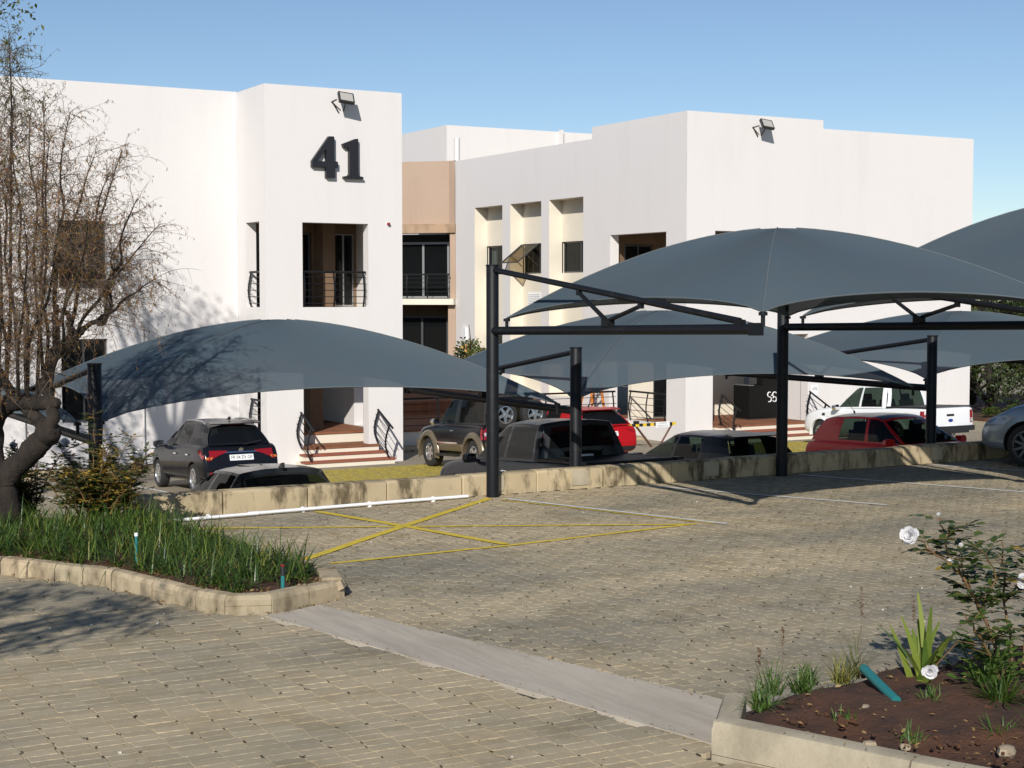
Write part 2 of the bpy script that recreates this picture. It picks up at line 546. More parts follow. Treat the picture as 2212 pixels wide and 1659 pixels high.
sh.poly([(a1[0],-.4,-.012),(160,-.4,-.012),(160,17.7,-.012),(ex,17.7,-.012),(a1[0],a1[1],-.012)])
tag(sh.build("outer_paving", UPPAVE), kind="structure")

# lower car park
lo = MB()
rows = []
for y in (17.6, 20, 24, 28, 32, 36, 40.2, 300):
    rows.append([(x, y, lot_z(y)) for x in (-150, -40, 0, 20, 40, 80, 260)])
lo.grid(rows)
LOWER = tag(lo.build("lower_car_park", LOWPAVE), kind="structure")

# concrete drain channel between the two planting beds
ch = MB()
n = 1
for k in range(n):
    t0, t1 = k/n + .004, (k+1)/n - .004
    A0, A1 = V(CHAN[0]).lerp(V(CHAN[3]), t0), V(CHAN[0]).lerp(V(CHAN[3]), t1)
    B0, B1 = V(CHAN[1]).lerp(V(CHAN[2]), t0), V(CHAN[1]).lerp(V(CHAN[2]), t1)
    s = MB()
    mid0, mid1 = (A0+B0)/2, (A1+B1)/2
    s.v = [(*A0,-.03),(*A1,-.03),(*B1,-.03),(*B0,-.03),(*A0,.004),(*A1,.004),(*B1,.004),(*B0,.004),(*mid0,-.002),(*mid1,-.002)]
    s.f = [(4,5,9,8),(8,9,6,7),(0,4,8,7,3),(1,2,6,9,5),(0,1,5,4),(2,3,7,6)]; s.m = [0]*6
    q = s.build("channel_slab", SLAB, UPPER)

# painted bay lines, laid just above the pavers
def stripe(m, pts, w, z=.0045):
    for (a, b) in zip(pts[:-1], pts[1:]):
        a, b = V(a), V(b); d = (b-a).normalized(); nrm = V((-d.y, d.x))*w/2
        L = (b-a).length; k = max(1, int(L/.25)); rows = []
        for i in range(k+1):
            p = a.lerp(b, i/k) + V((rng.uniform(-.006,.006), rng.uniform(-.006,.006)))
            rows.append([(*(p-nrm), z), (*(p+nrm), z)])
        m.grid(rows)
ys = MB(); stripe(ys, [(5.86,13.90),(7.94,14.00),(10.52,14.28)], .075); tag(ys.build("bay_marking", YPAINT, UPPER), kind=None)
ys = MB(); stripe(ys, [(5.45,16.75),(7.54,15.72),(10.45,14.27)], .075, .0055); ys.build("bay_marking", YPAINT, UPPER)
ys = MB(); stripe(ys, [(5.72,14.22),(7.54,15.76),(9.55,17.40)], .105, .0065); ys.build("bay_marking", YPAINT, UPPER)
ys = MB(); stripe(ys, [(7.15,17.35),(7.54,15.74),(7.92,14.06)], .105, .0075); ys.build("bay_marking", YPAINT, UPPER)
ys = MB(); stripe(ys, [(9.62,17.20),(10.72,14.20)], .045, .0052); ys.build("bay_marking", YPAINT, UPPER)
for a, b in (((9.72,17.25),(10.84,14.10)), ((12.05,17.5),(13.56,14.40)), ((14.75,17.5),(16.1,14.3)), ((17.4,17.5),(18.8,14.3)), ((20.1,17.5),(21.5,14.3))):
    ws = MB(); stripe(ws, [a, b], .085, .0060); ws.build("bay_line", WPAINT, UPPER)

# lower level: bay lines and the faded yellow no-parking hatch in front of the steps
def low_stripe(m, pts, w, dz=.008):
    for (a, b) in zip(pts[:-1], pts[1:]):
        a, b = V(a), V(b); d = (b-a).normalized(); nrm = V((-d.y, d.x))*w/2
        k = max(2, int((b-a).length)); rows = []
        for i in range(k+1):
            p = a.lerp(b, i/k); l, r = p-nrm, p+nrm
            rows.append([(l.x, l.y, lot_z(l.y)+dz), (r.x, r.y, lot_z(r.y)+dz)])
        m.grid(rows)
for x in (2.0, 4.4, 6.8, 9.2, 11.6, 14.0, 16.5, 19.0, 21.5, 24.0):
    ws = MB(); low_stripe(ws, [(x, 18.6), (x, 23.8)], .09); ws.build("bay_line", WPAINT, LOWER)
for x in (5.4, 7.9, 10.35, 13.0, 20.9, 24.4, 27.0):
    ws = MB(); low_stripe(ws, [(x, 31.6), (x, 36.8)], .09); ws.build("bay_line", WPAINT, LOWER)
for k in range(9):
    ws = MB(); low_stripe(ws, [(13.6 + k*.62, 33.4), (14.8 + k*.62, 37.9)], .57); ws.build("no_parking_stripe", YFAINT, LOWER)
for k in range(8):
    ws = MB(); low_stripe(ws, [(27.6 + k*.62, 31.6), (28.8 + k*.62, 38.2)], .57); ws.build("no_parking_stripe", YFAINT, LOWER)

# ------------------------------------------------------------------ retaining wall of big precast blocks
rw = thing("retaining_wall", "long stained retaining wall topped with big precast concrete blocks", "wall", (4.95, 17.84, -1.1))
b = MB(); b.box(4.97, 60, 17.76, 17.92, -2.2, .012); b.build("wall_base", CONC, rw)
def block_mesh(x0, x1, y0, y1, z0, z1, ch=.022, jit=0):
    prof = [(y0, z0), (y0, z1-ch*1.4), (y0+ch, z1-ch*.3), (y0+ch*2.2, z1), (y1-ch*2.2, z1), (y1-ch, z1-ch*.3), (y1, z1-ch*1.4), (y1, z0)]
    m = MB()
    rows = []
    for x, s in ((x0, .012), (x0+.012, 0), (x1-.012, 0), (x1, .012)):
        cy = (y0+y1)/2
        rows.append([(x, y + (s if y < cy else -s), z - (s*.6 if z > z0 else 0)) for y, z in prof])
    m.grid([[*r] for r in rows])
    for r, rev in ((rows[0], False), (rows[-1], True)):
        m.poly(list(reversed(r)) if rev else r)
    return m
x = 4.95; k = 0
while x < 46:
    L = 1.10 + rng.uniform(-.05, .05)
    dz = rng.uniform(-.008, .008); dy = rng.uniform(-.01, .01)
    m = block_mesh(x+.004, x+L-.005, 17.70+dy, 17.97+dy, .0, .275+dz)
    m.build("concrete_block", CONC, rw, smooth=40, fixn=True)
    if k in (4, 5, 7, 11):
        q = MB(); px = x + .35 + .2*(k % 2); q.box(px, px+.26, 17.686+dy, 17.702+dy, .05, .245); q.build("repair_patch", CONCTOP, rw)
    x += L; k += 1

# white conduit lying on little stones along the foot of the wall
pp = thing("white_pipe", "thin white plastic pipe lying along the foot of the retaining wall", "pipe", (5.2, 17.3, 0))
q = MB(); q.tube([(5.20,17.26,.035),(6.1,17.33,.035),(6.35,17.34,.035)], .019, 8); q.build("pipe_length", PVC, pp, smooth=60)
q = MB(); q.tube([(6.30,17.35,.037),(7.3,17.43,.035),(8.3,17.49,.035),(9.30,17.52,.035)], .021, 8); q.build("pipe_length", PVC, pp, smooth=60)
q = MB(); q.tube([(6.27,17.345,.036),(6.40,17.355,.036)], .026, 10); q.build("pipe_joint", PVC, pp, smooth=60)
for sx in (5.8, 7.0, 7.9, 8.8):
    q = MB(); yy = 17.36 + (sx-5.2)*.045
    q.lathe([(0,-.01),(.03,-.01),(.035,.03),(.022,.06),(0,.065)], 7, Matrix.Translation((sx, yy, .0))); q.build("clip", PVC, pp, smooth=60)

# ------------------------------------------------------------------ planting beds: kerbs and soil
def kerb_run(parent, path, w, h, seg, mat_, jit=.006, inward=1):
    pts = [V(p) for p in path]
    for a, b in zip(pts[:-1], pts[1:]):
        L = (b-a).length; n = max(1, round(L/seg)); d = (b-a).normalized(); nr = V((-d.y, d.x))*inward
        for i in range(n):
            s0, s1 = L*i/n + .006, L*(i+1)/n - .006
            p0, p1 = a + d*s0, a + d*s1
            hh = h + rng.uniform(-jit, jit); off = nr*rng.uniform(-jit, jit)
            p0 = p0 + off; p1 = p1 + off
            m = MB(); c = .014
            prof = [(0,-.03),(0,h*.72),(.025,hh-.006),(.045,hh),(w-c,hh),(w,hh-c),(w,-.03)]
            rows = []
            for p in (p0, p1):
                rows.append([(p.x+nr.x*u, p.y+nr.y*u, z) for u, z in prof])
            m.grid(rows); m.poly(rows[0]); m.poly(list(reversed(rows[1])))
            m.build("kerb_stone", mat_, parent, smooth=30, fixn=True)

def soil_sheet(parent, poly, z, mound, seed, step=.14, m_=None, low=()):
    xs = [p[0] for p in poly]; ysv = [p[1] for p in poly]
    m = MB(); idx = {}
    nx = int((max(xs)-min(xs))/step)+1; ny = int((max(ysv)-min(ysv))/step)+1
    def dist(p):
        best = 9
        for i in range(len(poly)):
            a, b = V(poly[i]), V(poly[(i+1) % len(poly)]); ab = b-a
            t = max(0, min(1, (V(p)-a).dot(ab)/ab.length_squared)); best = min(best, (V(p)-a-ab*t).length)
        return best
    def lowd(p):
        best = 9
        for i in low:
            a, b = V(poly[i]), V(poly[(i+1) % len(poly)]); ab = b-a
            t = max(0, min(1, (V(p)-a).dot(ab)/ab.length_squared)); best = min(best, (V(p)-a-ab*t).length)
        return best
    for i in range(nx+1):
        for j in range(ny+1):
            p = (min(xs)+i*step, min(ysv)+j*step)
            if inside(p, poly):
                dd = dist(p)
                zz = z + mound*min(1, dd/.7) + .05*mnoise.noise(V((p[0]*2.2, p[1]*2.2, seed))) + .02*mnoise.noise(V((p[0]*9, p[1]*9, seed)))
                if low: zz *= min(1., .05 + lowd(p)/.40)
                idx[(i, j)] = m.pt((p[0], p[1], zz))
    for (i, j) in list(idx):
        q = [(i,j),(i+1,j),(i+1,j+1),(i,j+1)]
        if all(k in idx for k in q):
            m.f.append(tuple(idx[k] for k in q)); m.m.append(0)
    # outer fringe down to the rim
    m.poly([(x, y, .012 if low else z-.035) for x, y in poly])
    return m.build("soil", m_ or SOIL, parent, smooth=180)

bl = thing("planting_bed", "kerbed planting bed of strap-leaved grass around the bare tree", "planter", (3.6, 15.0, 0))
kerb_run(bl, BED_L[0:8], .13, .155, .36, KERB)
kerb_run(bl, [BED_L[7], (5.47,12.78)], .2, .175, .5, KERB)
kerb_run(bl, [BED_L[8], BED_L[9], BED_L[10], BED_L[11], BED_L[12]], .12, .12, .5, KERB)
soil_sheet(bl, BED_L, .10, .06, 3.3, .16)
# broken corner of that bed: a chipped lump and loose mortar
q = MB()
for k in range(9):
    c = V((5.22 + rng.uniform(-.16,.08), 12.32 + rng.uniform(-.05,.06), rng.uniform(.03,.14))); s = rng.uniform(.025,.06)
    M = Matrix.Translation(c) @ Matrix.Rotation(rng.uniform(0,3),4,'Z') @ Matrix.Rotation(rng.uniform(-.5,.5),4,'X')
    q.obox(M, s*2, s*1.5, s*1.3)
q.build("broken_mortar", STONE, bl)

br = thing("flower_bed", "raised red-soil flower bed with pale kerb beside the rose bush", "planter", (7.6, 6.4, 0))
kerb_run(br, [(7.2,2.4),(5.68,5.85),(5.25,6.97)], .16, .20, .95, CONCTOP, .008, -1)
kerb_run(br, [(5.25,6.97),(5.70,7.47)], .15, .19, .62, CONCTOP, .01, -1)
soil_sheet(br, BED_R, .12, .10, 8.1, .07, low=(1, 2, 3))

# ------------------------------------------------------------------ cantilever car ports
def frame(label, X, Y0, zg, ztop, s, zb0, zb1, L, group):
    """steel post with one cantilever arm; s = -1 reaches towards the camera side, +1 towards the offices"""
    t = thing("carport_frame", label, "carport frame", (X, Y0, zg), 0, group)
    q = MB(); q.lathe([(0,zg-.05),(.082,zg-.05),(.082,ztop-.01),(.075,ztop),(0,ztop)], 20, Matrix.Translation((X, Y0, 0))); q.build("post", STEELBLK, t, smooth=50)
    q = MB(); q.lathe([(0,ztop+.008),(.088,ztop+.008),(.088,ztop-.012),(.082,ztop-.014)], 20, Matrix.Translation((X, Y0, 0))); q.build("post_cap", STEELBLK, t, smooth=50)
    ye = Y0 + s*L
    q = MB(); q.tube([(X, Y0+s*.02, zb0), (X, ye, zb1)], .055, 14); q.build("beam", STEELBLK, t, smooth=50)
    q = MB(); q.bar((X, ye-s*.07, zb1), (X, ye+s*.02, zb1), .125, .125); q.build("end_plate", STEELBLK, t)
    zs0, zs1 = ztop-.06, zb1+.075
    ys0, ys1 = Y0+s*.03, Y0+s*(L-.28)
    q = MB(); q.tube([(X, ys0, zs0), (X, ys1, zs1)], .036, 12); q.build("stay", STEELBLK, t, smooth=50)
    q = MB(); q.bar((X, ys1-s*.06, zs1-.025), (X, ys1+s*.05, zs1-.03), .07, .09); q.build("stay_lug", STEELBLK, t)
    def zstay(y): return zs0 + (zs1-zs0)*(y-ys0)/(ys1-ys0)
    def zbeam(y): return zb0 + (zb1-zb0)*(y-Y0)/(ye-Y0)
    ym = Y0 + s*2.72
    q = MB(); q.bar((X, ym, zbeam(ym)+.04), (X, ym, zbeam(ym)+.13), .10, .13); q.build("strut_block", STEELBLK, t)
    for dy in (-.62, .66):
        yt = ym + s*dy
        zt = zstay(yt) - .03
        q = MB(); q.tube([(X, ym+s*dy*.08, zbeam(ym)+.12), (X, yt, zt-.03)], .026, 8); q.build("strut", STEELBLK, t, smooth=50)
        q = MB(); q.bar((X, yt, zt-.06), (X, yt, zt+.02), .05, .06); q.build("strut_lug", STEELBLK, t)
    return t

def net(label, X0, X1, Yb, Yf, zb, zf, crown, lift, inset, group, gexp=1.75):
    """one four-cornered domed shade net slung between two frames"""
    cx, cy = (X0+X1)/2, (Yb+Yf)/2
    t = thing("shade_net", label, "shade net", (cx, cy, min(zb, zf)), 0, group)
    cs = [V((X0, Yb, zb)), V((X1, Yb, zb)), V((X1, Yf, zf)), V((X0, Yf, zf))]
    top = V((cx, cy, crown))
    NA, NS = 18, 16
    rim = []; corner_idx = []
    for e in range(4):
        a, b = cs[e], cs[(e+1) % 4]
        mid = (a+b)/2; inw = V((cx-mid.x, cy-mid.y, 0)).normalized()
        corner_idx.append(len(rim))
        for k in range(NA):
            u = k/NA; w = 4*u*(1-u)
            w = w**.75
            rim.append(a.lerp(b, u) + inw*(inset if abs(inw.y) > .5 else .13)*w + V((0, 0, lift*w)))
    m = MB(); rows = []
    for si in range(NS+1):
        s = si/NS
        row = []
        for i, p in enumerate(rim):
            z = crown - (crown-p.z)*(s**gexp)
            # cloth pulls slightly hollow between the hips
            u = (i % NA)/NA
            z -= .11*math.sin(math.pi*u)*math.sin(math.pi*s)
            row.append((cx+(p.x-cx)*s, cy+(p.y-cy)*s, z))
        rows.append(row)
    m.grid(rows[1:], 0, True)
    b0 = len(m.v); m.pt(top)
    n = len(rim)
    for i in range(n):
        m.f.append((b0, i, (i+1) % n)); m.m.append(0)
    cl = m.build("net_cloth", NET, t, smooth=14)
    # hems and hip seams
    hm = MB(); hm.tube([p + V((0,0,-.004)) for p in rim] + [rim[0]], .011, 6, False); hm.build("edge_cable", SEAM, t, smooth=60)
    for ci in corner_idx:
        q = MB(); q.tube([V(rows[si][ci]) + V((0, 0, .004)) for si in range(1, NS+1)], .008, 5); q.build("hip_seam", SEAM, t, smooth=60)
    # hoops under the hips that hold the dome up
    for k in (0, 1):
        pts = [V(rows[si][corner_idx[k]]) for si in range(NS-1, 0, -1)] + [top] + [V(rows[si][corner_idx[k+2]]) for si in range(1, NS)]
        q = MB(); q.tube([p + V((0, 0, -.045)) for p in pts], .018, 8); q.build("hoop", STEELBLK, t, smooth=60)
    for c in cs:
        q = MB()
        q.tube([c + V((0, 0, -.15)), c + V((0, 0, .0))], .022, 8)
        q.tube([c + V((0, 0, -.04)), c + V((0, 0, -.005))], .045, 8)
        q.build("corner_bracket", STEELBLK, t, smooth=50)
    return t

UPX = [9.68, 14.47, 21.1, 25.9]
g = "carport frames on the upper level"
UL = ["black cantilever carport frame with bare arm, standing between yellow hatching and wall",
      "black cantilever carport frame whose post rises against the blocks in deep net shade",
      "black cantilever carport frame on the upper level behind the silver car",
      "black cantilever carport frame on the upper level past the silver car"]
for X, l in zip(UPX, UL): frame(l, X, 17.55, 0, 3.0, -1, 2.155, 2.275, 5.42, g)
LWX = [-2.0, 4.75, 11.45, 18.2, 24.95]
LL = ["black carport frame on the lower level beyond the bare tree",
      "black carport frame behind the yellowing rose bush",
      "black carport frame at the tail of the grey pickup on the lower level",
      "black carport frame standing beside the small red hatchback",
      "black carport frame on the lower level towards the hedge"]
for X, l in zip(LWX, LL): frame(l, X, 18.35, lot_z(18.35), 1.88 + .012*(X-11), 1, 1.00 + .018*(X-11.45), 1.02 + .018*(X-11.45), 5.35, "carport frames on the lower level")

g = "grey shade nets over the upper bays"
net("domed grey shade net with bright hip seam, over the nearest upper bays", UPX[0]+.06, UPX[1]-.14, 17.28, 12.12, 2.32, 2.45, 3.42, .20, .20, g)
net("tall grey shade net over the silver car", UPX[1]+.14, UPX[2]-.14, 17.28, 12.12, 2.32, 2.45, 3.98, .24, .20, g)
net("grey shade net next after the silver car's bay", UPX[2]+.14, UPX[3]-.14, 17.28, 12.12, 2.32, 2.45, 3.6, .22, .20, g)
g = "grey shade nets over the lower bays"
net("grey shade net beyond the bare tree on the lower level", LWX[0]+.14, LWX[1]-.14, 18.62, 23.55, 1.10, 1.10, 2.2, .27, .42, g)
net("grey shade net dappled with twig shadows over the grey sedan", LWX[1]+.14, LWX[2]-.14, 18.62, 23.55, 1.10, 1.12, 2.27, .30, .42, g)
net("grey shade net over the grey pickup and the black hatchback", LWX[2]+.14, LWX[3]-.14, 18.62, 23.55, 1.14, 1.18, 2.37, .27, .42, g)
net("grey shade net over the small red hatchback", LWX[3]+.14, LWX[4]-.14, 18.62, 23.55, 1.26, 1.30, 2.33, .25, .42, g)
# ------------------------------------------------------------------ the office building
PALE = mat("bounce_tinted_plaster", (.76, .70, .58), .85, c2=(.71, .65, .53), vs=1.4, bs=60, bstr=.12)  # pale plaster; its cream tint holds the window bays' warm bounce light
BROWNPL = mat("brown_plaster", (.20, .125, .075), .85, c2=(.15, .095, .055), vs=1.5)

def wall_panel(m, p0, U, N, w, z0, z1, th, holes=(), mi=0, rev=0, caps=True):
    """plastered wall: p0 = outer lower left corner, U along, N outward; holes (u0,u1,z0,z1) with real reveals"""
    p0, U, N = V(p0), V(U), V(N)
    us = sorted({0, w, *[h[0] for h in holes], *[h[1] for h in holes]})
    zs = sorted({z0, z1, *[h[2] for h in holes], *[h[3] for h in holes]})
    def P(u, z, d): return p0 + U*u + V((0, 0, z - p0.z)) - N*d
    def hole(u, z): return any(h[0] < u < h[1] and h[2] < z < h[3] for h in holes)
    for u0, u1 in zip(us[:-1], us[1:]):
        for a, b in zip(zs[:-1], zs[1:]):
            if hole((u0+u1)/2, (a+b)/2): continue
            m.poly([P(u0,a,0),P(u1,a,0),P(u1,b,0),P(u0,b,0)], mi)
            m.poly([P(u1,a,th),P(u0,a,th),P(u0,b,th),P(u1,b,th)], mi)
    for (u0, u1, a, b) in holes:
        m.poly([P(u0,a,0),P(u0,b,0),P(u0,b,th),P(u0,a,th)], rev)
        m.poly([P(u1,b,0),P(u1,a,0),P(u1,a,th),P(u1,b,th)], rev)
        m.poly([P(u0,b,0),P(u1,b,0),P(u1,b,th),P(u0,b,th)], rev)
        if a > z0: m.poly([P(u1,a,0),P(u0,a,0),P(u0,a,th),P(u1,a,th)], rev)
    if caps:
        m.poly([P(0,z1,0),P(w,z1,0),P(w,z1,th),P(0,z1,th)], mi)
        m.poly([P(0,z0,0),P(0,z1,0),P(0,z1,th),P(0,z0,th)], mi)
        m.poly([P(w,z1,0),P(w,z0,0),P(w,z0,th),P(w,z1,th)], mi)

OB = thing("office_building", "white two-storey plastered office building with square towers and recessed balconies", "building", (24, 41, -2.1))
def wpart(name, *a, mats=(WHITE,), **k):
    m = MB(); wall_panel(m, *a, **k); return m.build(name, list(mats), OB)
UX, UY = (1,0,0), (0,1,0)
NF, NL = (0,-1,0), (-1,0,0)
G = -2.3
# left wing
wpart("wing_wall", (-20,42.03,G), UX, NF, 34.97, G, 8.33, .35, [(29.97,31.25,2.82,4.63),(30.0,31.25,-.80,1.45),(25.5,26.8,2.82,4.63),(25.5,26.8,-.80,1.45)])
# left tower: front, side, far side
wpart("tower_wall", (14.97,39.84,G), UX, NF, 4.09, G, 8.31, .35, [(1.07,3.04,2.30,4.62),(1.07,3.02,G,1.35)])
wpart("tower_side_wall", (14.973,40.19,G), UY, NL, 1.84, G, 8.31, .30, [(.12,1.18,2.30,4.64),(.12,1.18,-1.25,1.35)])
wpart("tower_side_wall", (18.76,40.19,G), UY, NL, 9.0, G, 8.31, .30, [(1.2,2.4,-1.25,1.35)])
# right tower
wpart("tower_wall", (29.06,40.0,G), UX, NF, 5.55, G, 8.43, .35, [(1.12,3.95,2.40,4.69),(1.07,5.0,G,1.35)])
# its left flank with the big openings
wpart("tower_side_wall", (29.063,40.35,G), UY, NL, 5.21, G, 8.43, .35, [(.76,4.05,2.40,4.68),(.70,4.10,-1.56,1.35)])
wpart("tower_side_wall", (34.25,40.35,G), UY, NL, 3.0, G, 8.43, .35)
# courtyard wall with the three tall window bays
bays = [(51.91,54.15),(49.0,51.30),(46.12,48.44)]
wpart("courtyard_wall", (29.066,45.56,G), UY, NL, 10.25, G, 8.03, .60, [(a-45.56, b-45.56, -1.0, 6.08) for a, b in bays], mats=(WHITE, PALE), rev=1)
for a, b in bays:
    m = MB(); wall_panel(m, (29.62,a-.1,-1.2), UY, NL, b-a+.2, -1.2, 6.3, .25, [(.1,b-a+.1,3.45,4.58),(.1,b-a+.1,-.35,1.10)], caps=False)
    m.build("bay_back_wall", PALE, OB)
# right wing
wpart("wing_wall", (34.61,42.5,G), UX, NF, 9.5, G, 8.50, .35)
wpart("wing_end_wall", (43.76,42.85,G), UY, NL, 14, G, 8.50, .347)
# roofs just below the parapets
for (x0,x1,y0,y1,z) in ((-20,14.95,42.4,60,7.7),(15.28,18.75,40.2,60,7.7),(29.68,34.2,40.4,58,7.7),(34.62,43.7,42.9,58,7.7)):
    m = MB(); m.box(x0,x1,y0,y1,z-.2,z); m.build("roof_slab", CONCTOP, OB)
# set-back block behind the courtyard
m = MB(); m.box(30.44,46,59.21,72,5.0,9.88); m.build("rear_block", WHITE, OB)
m = MB(); m.box(29.1,43,57.0,59.2,7.0,8.0); m.build("rear_roof", CONCTOP, OB)
m = MB(); m.box(36.0,36.14,59.0,59.2,8.0,9.95); m.build("rear_pilaster", WHITE, OB)

# --- balconies and porches inside the towers
def slab(name, x0,x1,y0,y1,z0,z1, mt):
    m = MB(); m.box(x0,x1,y0,y1,z0,z1); return m.build(name, mt, OB)
slab("balcony_floor", 15.28,18.75,40.195,43.4,2.02,2.29, PALE)
slab("balcony_ceiling", 15.28,18.75,40.195,43.4,4.80,5.0, TAN)
slab("balcony_floor", 29.42,34.24,40.36,45.5,2.10,2.39, PALE)
slab("balcony_ceiling", 29.42,34.24,40.36,45.5,4.86,5.06, TAN)
slab("porch_ceiling", 15.285,18.75,40.195,43.4,1.42,1.62, PALE)
slab("porch_ceiling", 29.42,34.24,40.36,45.5,1.45,1.66, PALE)
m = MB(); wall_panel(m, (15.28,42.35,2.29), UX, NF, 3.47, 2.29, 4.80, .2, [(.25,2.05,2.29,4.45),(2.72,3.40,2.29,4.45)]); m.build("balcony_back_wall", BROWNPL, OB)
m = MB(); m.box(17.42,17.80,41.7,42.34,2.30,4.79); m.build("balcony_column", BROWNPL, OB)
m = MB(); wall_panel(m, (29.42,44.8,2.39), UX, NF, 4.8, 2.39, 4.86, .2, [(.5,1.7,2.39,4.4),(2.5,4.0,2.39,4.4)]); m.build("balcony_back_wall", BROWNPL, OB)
m = MB(); wall_panel(m, (15.28,46.0,-1.4), UX, NF, 3.47, -1.4, 1.42, .2, [(1.0,2.2,-1.25,1.0)]); m.build("porch_back_wall", PALE, OB)
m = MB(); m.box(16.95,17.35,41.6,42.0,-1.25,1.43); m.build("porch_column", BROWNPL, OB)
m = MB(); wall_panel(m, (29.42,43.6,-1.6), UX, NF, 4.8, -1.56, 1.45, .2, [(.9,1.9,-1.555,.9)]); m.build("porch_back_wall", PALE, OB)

def window(parent, p0, U, N, w, h, nm=1, fr=.05, glass=None, blind=0., frame_mat=None, back=True, recess=.12):
    """window part > frame bars, panes; p0 = lower left corner on the wall face"""
    p0, U, N = V(p0) - V(N)*recess, V(U), V(N); Z = V((0,0,1)); d = .05
    fm = frame_mat or ALU
    m = MB()
    def bar(a, b, t):
        m.bar(p0+U*a[0]+Z*a[1], p0+U*b[0]+Z*b[1], d if abs(a[0]-b[0]) < 1e-6 else t, t if abs(a[0]-b[0]) > 1e-6 else t) if False else None
    def rect(u0,u1,z0,z1,dep=d, off=0.):
        c = p0 + U*((u0+u1)/2) + Z*((z0+z1)/2) - N*(dep/2 + off)
        M = Matrix((U, N, Z)).transposed().to_4x4(); M.translation = c
        m.obox(M, u1-u0, dep, z1-z0)
    rect(0,fr,0,h); rect(w-fr,w,0,h); rect(fr,w-fr,0,fr); rect(fr,w-fr,h-fr,h)
    for k in range(1, nm):
        u = w*k/nm; rect(u-fr/2,u+fr/2,fr,h-fr)
    win = m.build("window", fm, parent)
    for k in range(nm):
        u0 = w*k/nm + (fr if k == 0 else fr/2); u1 = w*(k+1)/nm - (fr if k == nm-1 else fr/2)
        q = MB(); o = p0 - N*.026
        q.poly([o+U*u0+Z*fr, o+U*u1+Z*fr, o+U*u1+Z*(h-fr), o+U*u0+Z*(h-fr)])
        q.build("pane", glass or GLASSDARK, win)
    if blind:
        q = MB(); o = p0 - N*.09; nsl = max(6, int(w*blind/.11))
        for k in range(nsl):
            u0 = fr + (w*blind)*k/nsl; u1 = fr + (w*blind)*(k+.92)/nsl
            q.poly([o+U*u0+Z*fr-N*.01, o+U*u1+Z*fr+N*.012, o+U*u1+Z*(h-fr)+N*.012, o+U*u0+Z*(h-fr)-N*.01])
        q.build("blind", BLIND, win)
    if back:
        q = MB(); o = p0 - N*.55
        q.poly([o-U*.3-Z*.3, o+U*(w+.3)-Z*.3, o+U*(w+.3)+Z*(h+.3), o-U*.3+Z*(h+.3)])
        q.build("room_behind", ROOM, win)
    return win
for x in (9.97, 5.5):
    window(OB, (x,42.03,2.82), UX, NF, 1.28, 1.81, 2)
    window(OB, (x+.03 if x > 6 else x,42.03,-.80), UX, NF, 1.25, 2.25, 2)
for i, (a, b) in enumerate(bays):
    w = b-a
    if i != 1: window(OB, (29.62,b,3.45), (0,-1,0), NL, w, 1.13, 2, .06, blind=.62 if i == 0 else .36, recess=.08)
    else:
        window(OB, (29.62,b,3.45), (0,-1,0), NL, w, 1.13, 2, .06, recess=.08)
    window(OB, (29.62,b,-.35), (0,-1,0), NL, w, 1.45, 2, .06, recess=.08)
# the top-hung sash of the middle bay stands open
sash = MB(); hy0, hy1, hz = 50.05, 51.25, 4.54
ang = R(52); out = V((-math.sin(ang),0,-math.cos(ang))); Lz = 1.10
def sp(y, t): return V((29.53, y, hz)) + out*t
for a, b in ((sp(hy0,0),sp(hy1,0)),(sp(hy0,Lz),sp(hy1,Lz)),(sp(hy0,0),sp(hy0,Lz)),(sp(hy1,0),sp(hy1,Lz))):
    sash.bar(a, b, .045, .045)
sash.bar(V((29.55,hy0,3.75)), sp(hy0,.62), .015, .015); sash.bar(V((29.55,hy1,3.75)), sp(hy1,.62), .015, .015)
so = sash.build("open_sash", ALU, OB)
q = MB(); q.poly([sp(hy0,0),sp(hy1,0),sp(hy1,Lz),sp(hy0,Lz)]); q.build("pane", GLASSTINT, so)
# wall vent and meter box below it
q = MB(); q.box(29.595,29.62,49.9,50.9,2.15,2.75)
for k in range(8): q.box(29.575,29.597,49.95,50.85,2.20+k*.066,2.235+k*.066)
q.build("louvre_vent", PAPER, OB)
q = MB(); q.box(29.54,29.62,49.45,49.75,2.15,2.42); q.build("meter_box", PAPER, OB)
q = MB(); q.box(28.96,29.062,54.75,55.15,.6,1.35); q.build("cable_box", PAPER, OB)
# balcony doors
window(OB, (15.55,42.36,2.30), UX, NF, 1.75, 2.14, 2, .05, recess=.03)
window(OB, (18.02,42.36,2.30), UX, NF, .66, 2.14, 2, .045, frame_mat=SILVERALU, recess=.03)
q = MB()
for k in range(9): q.box(15.62+k*.17, 15.62+k*.17+.12, 42.50, 42.53+.02*(k % 2), 2.34, 4.4)
q.build("curtain", CURTAIN, OB)
window(OB, (29.94,44.81,2.40), UX, NF, 1.15, 1.98, 2, recess=.03)
window(OB, (31.94,44.81,2.40), UX, NF, 1.45, 1.98, 2, recess=.03)
window(OB, (30.34,43.61,-1.55), UX, NF, .95, 2.43, 1, recess=.03)
window(OB, (16.3,46.01,-1.24), UX, NF, 1.15, 2.2, 2, recess=.03)

